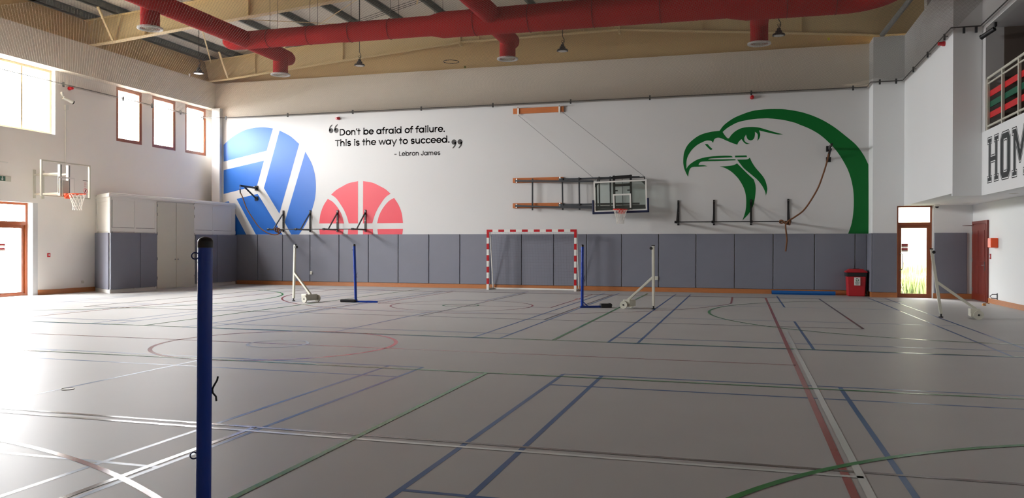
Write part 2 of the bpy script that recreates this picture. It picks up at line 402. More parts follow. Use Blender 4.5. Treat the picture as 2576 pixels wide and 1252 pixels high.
for k in range(2):
    z = 1.38+k*.125
    mb.box(X0+.14, X0+.32, YD+.004, YD+.008, z, z+.055); mb.box(X0+.14, X0+.32, YD+.004, YD+.008, z+.055, z+.115, 1)
tag(mb.build('door_sticker', [MATS['sticker_white'], MATS['sticker_red']]), 'red and white push notice stuck on the right glass door', 'sticker')
# maroon door in the right wall
mb = MB().box(XR-.02, XR+.0, 24.8, 26.32, 0, 2.27).box(XR-.05, XR-.02, 24.8, 24.88, 0, 2.27).box(XR-.05, XR-.02, 26.24, 26.32, 0, 2.27).box(XR-.05, XR-.02, 24.88, 26.24, 2.19, 2.27)
d3 = struct(mb.build('door_3', M_MAROON, bevel=.004))
mb = MB().box(XR-.055, XR-.021, 24.9, 26.22, .01, 2.17)
for a, b in ((25.0, 25.5), (25.62, 26.12)):
    for c, d in ((.2, 1.0), (1.12, 2.0)): mb.box(XR-.066, XR-.055, a, b, c, d)
lf = mb.build('door_leaf', M_MAROON, d3, bevel=.006)
MB().box(XR-.064, XR-.055, 24.95, 25.0, .88, 1.12).tube([(XR-.06, 24.975, 1.02), (XR-.11, 24.975, 1.02), (XR-.11, 25.09, 1.02)], .009, 8).build('door_handle', M_CHROME, lf)
mb = MB()
for z in (.25, 1.1, 1.9): mb.cyl((XR-.06, 26.23, z), (XR-.06, 26.23, z+.1), .01, 8)
mb.build('hinge', M_CHROME, lf)
MB().box(XR-.34, XR-.05, 26.1, 26.14, 2.135, 2.165).build('door_closer', M_CHROME, d3)

# outside: lawn, path and planting seen through the right door
tag(MB().box(-45, 45, 27.65, 35.9, -.25, -.06).build('lawn', M_GRASS), 'sunlit green lawn outside the glass door', 'lawn', kind='stuff')
struct(MB().box(3.0, 9.0, 27.1, 28.9, -.06, -.015).build('floor_path', M_PAVE))
struct(MB().box(-60, -20.7, -20, 50, -.2, -.05).build('floor_yard', M_YARD))  # unseen ground outside the left wall, pale to send light up
mb = MB(); R = random.Random(3)
for i in range(6000):
    x, y = R.uniform(4.6, 8.6), R.uniform(29.0, 31.5); h = R.uniform(.25, .75)*(1 if y < 30.2 else 1.5); a = R.uniform(0, pi); t = R.uniform(-.15, .15), R.uniform(-.15, .15)
    dx, dy = .02*cos(a), .02*sin(a); m = 0 if R.random() < .65 or h < .6 else 1
    mb.add([(x-dx, y-dy, -.06), (x+dx, y+dy, -.06), (x+dx*.8+t[0]*.5, y+dy*.8+t[1]*.5, h*.6), (x+t[0], y+t[1], h), (x-dx*.8+t[0]*.5, y-dy*.8+t[1]*.5, h*.6)], [(0, 1, 2, 3, 4)], m)
tag(mb.build('tall_grass', [mat('grass_blade', (142, 158, 104), .8), mat('dry_grass_blade', (206, 186, 150), .8)]), 'tall green and dry grass growing outside the right glass door', 'grass', kind='stuff')
struct(MB().box(-20, 30, 36, 36.4, -.1, 2.6).build('wall_outside', mat('boundary_wall', (220, 214, 200), .8)))
# ---------------------------------------------------------------- steel frame
BOT = [(-20.0, 7.89), (-19.2, 7.93), (-15.15, 8.28), (-9.62, 8.72), (-3.99, 8.76), (.2, 8.38), (3.95, 8.03), (12.3, 7.85)]
def zb(x):
    for (a, za), (b, zb_) in zip(BOT[:-1], BOT[1:]):
        if a <= x <= b: return za+(zb_-za)*(x-a)/(b-a)
    return BOT[0][1]
for Y, lab in ((26.83, 'cream tapered steel rafter along the mural wall, behind the red duct'), (20.95, 'cream tapered steel rafter nearer the camera, above the elbow of the red duct')):
    root = thing('roof_rafter', (-3.99, Y, 8.76), lab, 'beam', 'cream steel rafters')
    top = [(x, zt(x)) for x in (-20.2, RXR, 12.3)]
    MB().prism(BOT+list(reversed(top)), lambda u, v, d: (u, d, v), Y-.008, Y+.008).build('web', M_CREAM, root)
    for nm, pl, dz in (('bottom_flange', BOT, 0), ('top_flange', top, 0)):
        mb = MB()
        for (a, za), (b, z2) in zip(pl[:-1], pl[1:]):
            mb.prism([(a, za-.012), (b, z2-.012), (b, z2+.012), (a, za+.012)], lambda u, v, d: (u, d, v), Y-.11, Y+.11)
        mb.build(nm, M_CREAM, root)
    for x in (-17.9, -14.2, -8.9, -6.6, -5.2, -1.3, 1.75):
        MB().prism([(x-.005, zb(x)+.02), (x+.005, zb(x)+.02), (x+.005, zt(x)-.02), (x-.005, zt(x)-.02)], lambda u, v, d: (u, d, v), Y-.1, Y+.1).build('stiffener', M_CREAM, root)
    for x in (-9.62, -3.99):
        mb = MB().prism([(x-.03, zb(x)-.13), (x+.03, zb(x)-.13), (x+.03, zt(x)+.0), (x-.03, zt(x)+.0)], lambda u, v, d: (u, d, v), Y-.115, Y+.115)
        for k in range(4): mb.cyl((x-.05, Y-.07, zb(x)+.02+k*.12), (x+.05, Y-.07, zb(x)+.02+k*.12), .018, 6, m=1)
        mb.build('splice_plate', [M_CREAM, M_BLACK], root)
    for x in (-19.1,):
        MB().beam((x, Y-.1, zb(x)+.03), (x+.22, Y-.95, zt(x)+.02), .06, .06).build('flange_brace', M_CREAM, root)
pur = [-20.0, -18.85, -17.5, -16.1, -14.55, -13.0, -11.5, -9.95, -8.4, -6.9, -5.4, -3.1, -1.6, -.1, 1.4, 2.9]
names = ['first roof purlin from the left eave', 'second roof purlin from the left eave', 'third roof purlin from the left eave', 'fourth roof purlin from the left eave, left of the duct elbow',
  'fifth roof purlin from the left eave, over the duct elbow', 'sixth roof purlin from the left eave', 'seventh roof purlin from the left eave', 'eighth roof purlin from the left eave',
  'ninth roof purlin from the left eave', 'tenth roof purlin from the left eave', 'last purlin left of the roof ridge', 'first purlin right of the roof ridge', 'second purlin right of the roof ridge', 'third purlin right of the roof ridge',
  'fourth purlin right of the roof ridge', 'fifth purlin right of the roof ridge']
for x, nm in zip(pur, names):
    z = zt(x)+.012
    tk = .15 if x < -17 else .008
    mb = MB().box(x-tk+.004, x+.004, YF, 27.4, z, z+.185).box(x-.07-tk, x, YF, 27.4, z, z+.006).box(x, x+.07, YF, 27.4, z+.18, z+.186)
    tag(mb.build('roof_purlin', M_PURLIN, at=(x, YF, z)), 'dark galvanised steel, '+nm, 'purlin', 'roof purlins')
# thin bracing rods and the grey pipe in the right corner
for p, q, l in (((-17.2, 20.9, 8.6), (-9.6, 26.6, 9.1), 'long thin steel bracing rod running right under the roof between the rafters'), ((-9.8, 20.9, 9.0), (-17.4, 26.6, 8.5), 'long thin steel bracing rod crossing the other one under the roof')):
    tag(MB().cyl(p, q, .012, 8).build('bracing_rod', M_CREAM, at=p), l, 'rod', 'roof bracing rods')
for i, (p, q) in enumerate((((-19.75, 26.6, 8.55), (-16.2, 21.1, 8.8)), ((-13.6, 21.1, 8.4), (-14.2, 22.4, 9.25)), ((-8.9, 21.6, 9.5), (-9.6, 22.8, 8.9)))):
    tag(MB().beam(p, q, .04, .04).build('roof_strut', M_CREAM, at=p), ['slim cream strut rising from the far rafter in the left corner', 'slim cream strut above the duct just right of its elbow', 'slim cream strut above the duct by the ridge branch'][i], 'strut', 'cream roof struts')
tag(MB().cyl((4.05, 26.6, 7.96), (4.85, 24.0, 8.9), .075, 16).build('brace_pipe', mat('grey_pipe', (150, 152, 150), .5)), 'thick grey diagonal brace pipe in the upper right corner', 'pipe')
mb = MB()
for k, (a, b) in enumerate(((9.2, 8.95), (9.26, 9.0), (9.33, 9.07))):
    mb.tube([(-12.5, 24.5, a-.25), (-8.5, 22.6, a-.1), (-4.5, 20.6, a+.1)], .008, 5)
tag(mb.build('cable_run', M_BLACK), 'bundle of three thin black cables strung under the roof above the duct', 'cable')

# ---------------------------------------------------------------- fabric air duct
DY, DZ = 20.45, 7.51
root = thing('air_duct', (-6.5, DY, DZ-.4), 'large red fabric air duct with side branches and drop outlets', 'air duct')
mb = MB()
P = [(-14.74, .02), (-14.71, .12), (-14.6, .21), (-14.42, .252), (-14.1, .258), (-10.9, .262), (-10.8, .272), (-8.2, .275), (-7.85, .35), (-4.0, .36), (-.4, .375), (.05, .46), (2.2, .47)]
pts = [(x, DY, DZ) for x, r in P]; rs = [r for x, r in P]
for k in range(1, 9):
    a = pi/2*k/8; pts.append((2.2+1.0*sin(a), DY-1.0*(1-cos(a)), DZ)); rs.append(.47)
pts += [(3.2, 16.0, DZ), (3.2, 4.0, DZ)]; rs += [.47, .47]
mb.tube(pts, 1, 32, rs=rs).build('main_duct', M_DUCT, root, smooth=True)
for x, r in ((-13.2, .262), (-11.9, .262), (-10.6, .278), (-9.4, .278), (-6.9, .354), (-5.4, .36), (-3.7, .365), (-2.0, .371), (1.0, .47), (2.1, .474)):
    MB().ring((x, DY, DZ), (1, 0, 0), r+.002, .008, 40, 6).build('duct_seam', M_SEAM, root, smooth=True)
for x, r, y1, zz in ((-13.95, .245, -3, DZ), (-6.42, .26, -3, DZ+.12), (.36, .2, 2, DZ+.3)):
    MB().cyl((x, DY, zz), (x, y1, zz), r, 28).build('branch_duct', M_DUCT, root, smooth=True)
def outlet(x, y, z0, sx):
    if sx:                       # short stub behind the main with a rounded cap, then the drop
        MB().tube([(x, DY, DZ), (x, y, DZ-.02), (x, y+.42, DZ-.03), (x, y+.56, DZ-.03), (x, y+.64, DZ-.03), (x, y+.67, DZ-.03)], 1, 24, rs=[.24, .24, .235, .19, .11, .02]).build('stub_duct', M_DUCT, root, smooth=True)
    MB().cyl((x, y, DZ), (x, y, z0+.03), .228, 28).build('drop_duct', M_DUCT, root, smooth=True)
    d = MB().lathe((x, y, z0), [(.215, .05), (.30, .035), (.305, .0), (.27, -.012), (.235, .005), (.225, .05)], 40).build('diffuser', M_WHITE, root, smooth=True)
    mb = MB()
    for rr in (.19, .15, .11, .07): mb.ring((x, y, z0+.01), (0, 0, 1), rr, .008, 32, 6)
    for a in range(4): mb.beam((x-.22*cos(a*pi/4), y-.22*sin(a*pi/4), z0+.02), (x+.22*cos(a*pi/4), y+.22*sin(a*pi/4), z0+.02), .008, .008)
    mb.build('grille', M_OFFW, d)
outlet(-13.98, 22.25, 6.86, True); outlet(-6.5, 22.1, 6.86, True); outlet(.40, 22.2, 6.86, True); outlet(-14.13, 16.65, 6.86, False)
for x, y in [(x+d, DY) for x in (-13.2, -11.9, -10.6, -9.4, -8.1, -6.9) for d in (0, .25)]+[(-13.95, 17.6)]:
    MB().cyl((x, y, DZ+.25), (x, y, zt(x)+.2), .006, 5).build('hanger_wire', M_CABLE, root)

# ---------------------------------------------------------------- high bay lamps
def lamp(x, y, z, lab):
    if True:
        root = thing('pendant_lamp', (0, 0, 0), lab, 'lamp', 'black high bay lamps')
        MB().lathe((0, 0, 0), [(.001, .19), (.05, .19), (.055, .13), (.085, .12), (.09, .06), (.15, .045), (.165, .02), (.165, .0), (.13, -.008)], 28).build('lamp_housing', M_BLACK, root, smooth=True)
        MB().lathe((0, 0, 0), [(.001, -.006), (.125, -.006), (.13, .0), (.001, .002)], 28).build('lamp_lens', mat('lamp_lens', (235, 235, 230), .2), root, smooth=True)
        MB().ring((0, 0, .225), (1, 0, 0), .03, .007, 14, 6).ring((0, 0, .28), (0, 1, 0), .03, .007, 14, 6).build('hook', M_BLACK, root)
        MB().tube([(0, 0, .19), (.05, 0, .26), (.045, 0, .34), (0, 0, .42), (0, 0, zt(x)+.2-z)], .011, 6).build('lamp_cord', M_BLACK, root)
        root.location = (x, y, z)
lamp(-17.1, 22.4, 7.12, 'black round high bay lamp hanging in the far left corner')
lamp(-11.5, 22.75, 7.12, 'black round high bay lamp hanging between the first two duct outlets, above the volleyball mural')
lamp(-5.0, 22.6, 7.12, 'black round high bay lamp hanging above the folded basketball hoop')
lamp(.90, 22.45, 7.12, 'black round high bay lamp hanging just right of the rightmost duct outlet')

# ---------------------------------------------------------------- safety net at cable height, and what landed on it
def sag(x, y):
    u = max(0, min(1, (x+20.3)/24.9)); v = max(0, min(1, (y-13)/14.1))
    return ZC - .05 - .10*sin(pi*u)*abs(sin(pi*v))**.5
NX0, NX1, NY0, NY1 = -20.3, 4.6, 13.0, 27.15
mb = MB(); sp = .055*sqrt(2); r = .0013; rz = .0013
def piece(a, b):
    (x0, y0), (x1, y1) = a, b; d = Vector((x1-x0, y1-y0, 0)).normalized(); n = Vector((-d.y, d.x, 0))*r
    if (max(x0, x1) > 3.74 and max(y0, y1) > 26.3) or (min(x0, x1) < -19.6 and max(y0, y1) > 26.95): return
    A, B = Vector((x0, y0, sag(x0, y0))), Vector((x1, y1, sag(x1, y1)))
    u = Vector((0, 0, rz))
    mb.add([A-n-u, A+n-u, A+u*1.2, B-n-u, B+n-u, B+u*1.2], [(0, 1, 4, 3), (1, 2, 5, 4), (2, 0, 3, 5)])
for s in (1, -1):
    c = (NX0+(NY0 if s < 0 else -NY1)); c1 = NX1+(NY1 if s < 0 else -NY0)
    while c < c1:
        # points x - s*y = c
        ys, ye = NY0, NY1
        xa, xb = c+s*ys, c+s*ye
        lo, hi = NX0, NX1
        ts = []
        if s > 0: y_lo, y_hi = max(ys, lo-c), min(ye, hi-c)
        else: y_lo, y_hi = max(ys, c-hi), min(ye, c-lo)
        if y_hi-y_lo > .02:
            k = max(1, int((y_hi-y_lo)/1.0+.99))
            q = [y_lo+(y_hi-y_lo)*i/k for i in range(k+1)]
            for a, b in zip(q[:-1], q[1:]): piece((c+s*a, a), (c+s*b, b))
        c += sp
tag(mb.build('safety_net', M_NETG), 'large fine mesh ball safety net stretched across the hall below the roof', 'net', kind=None)
# perimeter cable on wall brackets
root = thing('net_cable', (-8, 27.1, ZC), 'thin dark steel net cable running around the walls on small brackets', 'cable')
pth = [(-20.28, 13.0, ZC), (-20.28, 26.9, ZC), (-19.6, 26.92, ZC-.02), (-19.5, 27.1, ZC), (3.70, 27.1, ZC), (3.70, 26.34, ZC), (4.58, 26.32, ZC), (4.58, 20.5, ZC+.05), (5.18, 20.5, ZC+.05), (5.18, 13, ZC+.1)]
MB().tube(pth, .014, 8).build('cable', M_CABLE, root)
def clip(x, y, wall):
    mb = MB()
    if wall == 'b': mb.box(x-.025, x+.025, y-.02, y+.02, ZC-.09, ZC+.06).cyl((x, y+.0, ZC), (x, y+.1, ZC), .01, 6)
    else:
        sx = 1 if wall == 'l' else -1
        mb.box(x-.02, x+.02, y-.025, y+.025, ZC-.09, ZC+.06).cyl((x, y, ZC), (x-.09*sx, y, ZC), .01, 6)
    mb.build('cable_bracket', M_DGREY, root)
for x in (-19.43, -16.7, -13.96, -11.22, -8.5, -5.7, -3.0, .25, 3.3): clip(x, 27.08, 'b')
for x in (3.95, 4.4): clip(x, 26.3, 'b')
for x in (4.85, 5.1): clip(x, 20.53, 'b')
for y in (20.1, 22.6, 24.0, 25.5, 26.8, 17.3): clip(-20.27, y, 'l')
for y in (24.7, 22.9, 21.1): clip(4.57, y, 'r')
x, y = -7.397, 19.89; z = sag(x, y)+.012
mb = MB().ring((x, y, z), (0, 0, 1), .2, .008, 40, 6)
for a in (20, 100, 170, 250, 320): mb.sphere((x+.2*cos(radians(a)), y+.2*sin(radians(a)), z), .014, 8, 6)
tag(mb.build('metal_ring', M_BLACK, at=(x, y, z)), 'thin black metal ring lying on the safety net in front of the cream gable', 'ring')
x, y = -7.29, 20.68
mb = MB().sphere((x, y, sag(x, y)+.035), .033, 16, 12)
tag(mb.build('tennis_ball', mat('ball_green', (120, 130, 40), .9), at=(x, y, sag(x, y)+.035), smooth=True), 'small green tennis ball resting on the safety net beside the black ring', 'ball')
def shuttle(x, y, nm, m, lab):
    z = sag(x, y)+.012
    root = thing('shuttlecock', (x, y, z), lab, 'shuttlecock')
    MB().lathe((x, y, z), [(.012, .02), (.034, .085), (.036, .085), (.013, .018)], 16).build('skirt', m, root, smooth=True)
    MB().sphere((x, y, z+.010), .013, 12, 8).build('cork', M_OFFW, root, smooth=True)
shuttle(1.96, 20.57, 'y', mat('shuttle_yellow', (222, 220, 50), .6), 'yellow plastic shuttlecock standing on the safety net near the right corner')
shuttle(-15.47, 19.86, 'w', M_NETW, 'white shuttlecock standing on the safety net beside the corner lamp')
# outlines of the murals on the back wall, metres (X, Z)
EAGLE = [[[-0.741,5.316],[-0.709,5.361],[-0.677,5.407],[-0.643,5.453],[-0.601,5.498],[-0.548,5.544],[-0.487,5.591],[-0.423,5.635],[-0.361,5.675],[-0.305,5.708],[-0.251,5.735],[-0.193,5.761],[-0.122,5.789],[-0.034,5.822],[0.067,5.858],[0.172,5.891],[0.274,5.917],[0.373,5.934],[0.471,5.944],[0.569,5.951],[0.667,5.955],[0.767,5.957],[0.869,5.956],[0.967,5.953],[1.057,5.948],[1.134,5.944],[1.199,5.939],[1.268,5.931],[1.353,5.917],[1.462,5.896],[1.587,5.869],[1.717,5.837],[1.844,5.799],[1.967,5.754],[2.091,5.704],[2.213,5.648],[2.329,5.589],[2.44,5.526],[2.546,5.459],[2.648,5.388],[2.746,5.316],[2.839,5.243],[2.928,5.167],[3.013,5.09],[3.097,5.014],[3.18,4.94],[3.263,4.866],[3.341,4.792],[3.413,4.715],[3.477,4.634],[3.535,4.55],[3.587,4.467],[3.634,4.387],[3.673,4.311],[3.705,4.239],[3.735,4.168],[3.766,4.096],[3.787,1.932],[3.188,1.932],[3.217,2.019],[3.246,2.103],[3.274,2.192],[3.297,2.292],[3.316,2.409],[3.331,2.537],[3.342,2.67],[3.349,2.801],[3.351,2.929],[3.349,3.057],[3.343,3.185],[3.331,3.31],[3.312,3.434],[3.288,3.557],[3.26,3.675],[3.228,3.787],[3.194,3.888],[3.158,3.98],[3.116,4.07],[3.068,4.165],[3.014,4.266],[2.955,4.37],[2.888,4.475],[2.813,4.581],[2.725,4.69],[2.627,4.802],[2.525,4.909],[2.428,5.003],[2.338,5.08],[2.251,5.144],[2.163,5.201],[2.073,5.256],[1.97,5.311],[1.861,5.363],[1.759,5.408],[1.682,5.443],[1.645,5.462],[1.636,5.469],[1.629,5.473],[1.596,5.484],[1.529,5.505],[1.443,5.533],[1.348,5.561],[1.253,5.585],[1.154,5.605],[1.049,5.623],[0.949,5.638],[0.864,5.65],[0.806,5.657],[0.767,5.662],[0.727,5.664],[0.669,5.664],[0.584,5.663],[0.485,5.662],[0.378,5.657],[0.275,5.649],[0.173,5.637],[0.068,5.621],[-0.033,5.603],[-0.121,5.583],[-0.194,5.559],[-0.255,5.532],[-0.31,5.505],[-0.36,5.478],[-0.407,5.453],[-0.447,5.43],[-0.485,5.405],[-0.52,5.38],[-0.554,5.354],[-0.585,5.326],[-0.614,5.298],[-0.644,5.271],[-0.629,5.244],[-0.613,5.217],[-0.597,5.19],[-0.58,5.164],[-0.56,5.138],[-0.539,5.11],[-0.518,5.086],[-0.499,5.068],[-0.483,5.06],[-0.469,5.058],[-0.456,5.06],[-0.443,5.06],[-0.423,5.089],[-0.404,5.118],[-0.384,5.148],[-0.359,5.177],[-0.329,5.208],[-0.297,5.239],[-0.26,5.269],[-0.22,5.297],[-0.175,5.322],[-0.128,5.346],[-0.076,5.366],[-0.021,5.382],[0.04,5.393],[0.106,5.4],[0.172,5.403],[0.237,5.403],[0.298,5.401],[0.359,5.396],[0.418,5.388],[0.473,5.378],[0.523,5.366],[0.568,5.351],[0.615,5.335],[0.67,5.315],[0.737,5.292],[0.812,5.265],[0.889,5.238],[0.963,5.212],[1.033,5.19],[1.1,5.168],[1.168,5.148],[1.235,5.127],[1.194,5.126],[1.155,5.125],[1.113,5.125],[1.061,5.131],[0.995,5.144],[0.921,5.162],[0.843,5.183],[0.768,5.203],[0.698,5.222],[0.63,5.241],[0.562,5.261],[0.493,5.281],[0.505,5.247],[0.518,5.212],[0.528,5.178],[0.533,5.146],[0.532,5.113],[0.525,5.081],[0.516,5.051],[0.504,5.023],[0.491,5.0],[0.475,4.979],[0.458,4.959],[0.442,4.939],[0.447,4.965],[0.452,4.991],[0.457,5.018],[0.459,5.045],[0.459,5.076],[0.458,5.109],[0.454,5.141],[0.445,5.169],[0.43,5.191],[0.409,5.21],[0.387,5.227],[0.366,5.244],[0.367,5.216],[0.368,5.188],[0.369,5.16],[0.366,5.131],[0.36,5.099],[0.352,5.065],[0.341,5.034],[0.327,5.009],[0.309,4.99],[0.287,4.977],[0.263,4.969],[0.238,4.966],[0.213,4.97],[0.186,4.979],[0.161,4.994],[0.139,5.015],[0.123,5.045],[0.111,5.082],[0.101,5.123],[0.089,5.161],[0.076,5.136],[0.061,5.111],[0.048,5.085],[0.04,5.06],[0.037,5.033],[0.038,5.006],[0.042,4.979],[0.05,4.956],[0.063,4.937],[0.08,4.92],[0.099,4.905],[0.12,4.892],[0.142,4.882],[0.166,4.874],[0.191,4.867],[0.215,4.86],[0.186,4.857],[0.156,4.854],[0.127,4.852],[0.1,4.856],[0.078,4.865],[0.058,4.879],[0.039,4.896],[0.021,4.916],[0.003,4.938],[-0.015,4.964],[-0.032,4.991],[-0.049,5.017],[-0.073,4.996],[-0.097,4.975],[-0.119,4.953],[-0.138,4.932],[-0.153,4.909],[-0.163,4.886],[-0.172,4.863],[-0.182,4.84],[-0.226,4.856],[-0.27,4.873],[-0.314,4.889],[-0.358,4.908],[-0.404,4.928],[-0.451,4.95],[-0.496,4.972],[-0.539,4.993],[-0.577,5.012],[-0.613,5.032],[-0.647,5.05],[-0.68,5.064],[-0.712,5.075],[-0.743,5.083],[-0.773,5.088],[-0.801,5.089],[-0.829,5.085],[-0.856,5.077],[-0.881,5.064],[-0.902,5.046],[-0.917,5.022],[-0.928,4.991],[-0.936,4.959],[-0.946,4.927],[-0.961,4.944],[-0.976,4.962],[-0.992,4.979],[-1.013,4.992],[-1.042,5.0],[-1.075,5.006],[-1.11,5.008],[-1.145,5.007],[-1.179,5.0],[-1.213,4.99],[-1.249,4.976],[-1.288,4.959],[-1.331,4.939],[-1.378,4.916],[-1.426,4.89],[-1.472,4.86],[-1.515,4.827],[-1.557,4.79],[-1.598,4.75],[-1.635,4.708],[-1.671,4.662],[-1.704,4.612],[-1.734,4.561],[-1.758,4.511],[-1.776,4.465],[-1.788,4.419],[-1.797,4.373],[-1.803,4.323],[-1.806,4.269],[-1.805,4.212],[-1.803,4.153],[-1.802,4.096],[-1.787,4.121],[-1.773,4.145],[-1.757,4.17],[-1.736,4.195],[-1.711,4.221],[-1.682,4.246],[-1.65,4.272],[-1.613,4.297],[-1.574,4.323],[-1.532,4.349],[-1.485,4.374],[-1.429,4.397],[-1.363,4.418],[-1.29,4.438],[-1.209,4.455],[-1.123,4.469],[-1.027,4.479],[-0.922,4.486],[-0.816,4.49],[-0.718,4.493],[-0.626,4.494],[-0.537,4.493],[-0.458,4.489],[-0.396,4.484],[-0.359,4.474],[-0.341,4.461],[-0.331,4.447],[-0.316,4.434],[-0.418,4.431],[-0.522,4.429],[-0.623,4.426],[-0.718,4.424],[-0.81,4.421],[-0.901,4.419],[-0.981,4.416],[-1.042,4.412],[-1.075,4.406],[-1.088,4.399],[-1.093,4.392],[-1.102,4.384],[-1.008,4.383],[-0.914,4.381],[-0.818,4.38],[-0.718,4.378],[-0.602,4.377],[-0.476,4.376],[-0.36,4.374],[-0.276,4.37],[-0.237,4.363],[-0.228,4.354],[-0.232,4.344],[-0.23,4.334],[-0.35,4.332],[-0.47,4.33],[-0.591,4.328],[-0.717,4.326],[-0.86,4.325],[-1.015,4.325],[-1.157,4.323],[-1.265,4.32],[-1.326,4.313],[-1.353,4.304],[-1.365,4.293],[-1.377,4.281],[-1.391,4.265],[-1.399,4.246],[-1.405,4.227],[-1.412,4.208],[-1.369,4.207],[-1.325,4.206],[-1.283,4.204],[-1.244,4.2],[-1.211,4.193],[-1.18,4.183],[-1.152,4.173],[-1.122,4.163],[-1.183,4.161],[-1.244,4.159],[-1.305,4.157],[-1.367,4.155],[-1.432,4.154],[-1.499,4.155],[-1.562,4.153],[-1.613,4.144],[-1.648,4.129],[-1.671,4.109],[-1.689,4.082],[-1.705,4.047],[-1.72,4.001],[-1.731,3.945],[-1.741,3.885],[-1.751,3.827],[-1.774,3.872],[-1.797,3.917],[-1.819,3.962],[-1.839,4.008],[-1.857,4.054],[-1.873,4.1],[-1.887,4.148],[-1.897,4.199],[-1.904,4.254],[-1.908,4.313],[-1.908,4.372],[-1.906,4.431],[-1.903,4.489],[-1.897,4.547],[-1.887,4.605],[-1.872,4.662],[-1.852,4.72],[-1.826,4.779],[-1.796,4.836],[-1.759,4.89],[-1.715,4.943],[-1.664,4.993],[-1.609,5.04],[-1.554,5.083],[-1.502,5.121],[-1.448,5.155],[-1.392,5.185],[-1.33,5.212],[-1.259,5.236],[-1.181,5.257],[-1.101,5.274],[-1.025,5.289],[-0.952,5.299],[-0.882,5.305],[-0.812,5.31]],[[-1.216,4.89],[-1.193,4.891],[-1.169,4.893],[-1.146,4.893],[-1.125,4.887],[-1.106,4.872],[-1.089,4.851],[-1.072,4.827],[-1.053,4.805],[-1.032,4.785],[-1.01,4.764],[-0.988,4.743],[-0.966,4.723],[-0.98,4.714],[-0.993,4.704],[-1.007,4.696],[-1.022,4.695],[-1.038,4.702],[-1.054,4.715],[-1.072,4.732],[-1.094,4.754],[-1.121,4.783],[-1.152,4.817],[-1.184,4.854]],[[-0.252,4.486],[0.112,4.484],[0.126,4.428],[-0.246,4.428]],[[0.213,4.407],[0.229,4.369],[0.244,4.331],[0.261,4.292],[0.282,4.251],[0.307,4.207],[0.334,4.162],[0.365,4.114],[0.401,4.063],[0.448,4.005],[0.501,3.941],[0.555,3.879],[0.599,3.822],[0.631,3.774],[0.657,3.733],[0.678,3.691],[0.698,3.645],[0.716,3.59],[0.732,3.529],[0.745,3.469],[0.753,3.419],[0.757,3.381],[0.756,3.351],[0.753,3.324],[0.748,3.296],[0.742,3.264],[0.733,3.233],[0.724,3.201],[0.715,3.169],[0.71,3.2],[0.706,3.229],[0.7,3.261],[0.689,3.297],[0.672,3.339],[0.652,3.386],[0.627,3.435],[0.6,3.483],[0.57,3.53],[0.537,3.578],[0.5,3.625],[0.462,3.67],[0.422,3.713],[0.379,3.753],[0.334,3.794],[0.284,3.839],[0.226,3.89],[0.161,3.946],[0.098,4.001],[0.045,4.051],[0.007,4.092],[-0.022,4.128],[-0.048,4.162],[-0.074,4.198],[-0.103,4.237],[-0.13,4.277],[-0.157,4.316],[-0.185,4.356],[-0.136,4.355],[-0.087,4.353],[-0.039,4.352],[0.005,4.351],[0.044,4.351],[0.082,4.351],[0.115,4.353],[0.143,4.358],[0.166,4.367],[0.182,4.38],[0.197,4.394]],[[-0.735,4.146],[-0.68,4.147],[-0.623,4.148],[-0.568,4.149],[-0.514,4.151],[-0.461,4.155],[-0.408,4.159],[-0.358,4.165],[-0.314,4.173],[-0.276,4.185],[-0.244,4.2],[-0.215,4.216],[-0.184,4.232],[-0.159,4.205],[-0.135,4.18],[-0.108,4.151],[-0.074,4.115],[-0.031,4.069],[0.019,4.016],[0.072,3.959],[0.125,3.904],[0.178,3.851],[0.232,3.799],[0.286,3.746],[0.34,3.693],[0.354,3.642],[0.37,3.591],[0.384,3.54],[0.394,3.487],[0.399,3.434],[0.401,3.381],[0.399,3.324],[0.395,3.26],[0.387,3.183],[0.377,3.097],[0.363,3.01],[0.347,2.931],[0.326,2.862],[0.302,2.798],[0.276,2.739],[0.249,2.685],[0.221,2.638],[0.192,2.597],[0.162,2.559],[0.131,2.521],[0.097,2.483],[0.061,2.445],[0.024,2.408],[-0.012,2.371],[0.01,2.434],[0.032,2.497],[0.053,2.56],[0.071,2.625],[0.084,2.69],[0.094,2.755],[0.102,2.823],[0.105,2.893],[0.106,2.968],[0.104,3.048],[0.098,3.127],[0.088,3.203],[0.075,3.273],[0.057,3.34],[0.035,3.406],[0.008,3.473],[-0.026,3.542],[-0.065,3.612],[-0.108,3.681],[-0.152,3.745],[-0.2,3.804],[-0.25,3.859],[-0.302,3.911],[-0.353,3.956],[-0.404,3.996],[-0.455,4.03],[-0.505,4.06],[-0.554,4.086],[-0.601,4.106],[-0.646,4.12],[-0.69,4.133]]]
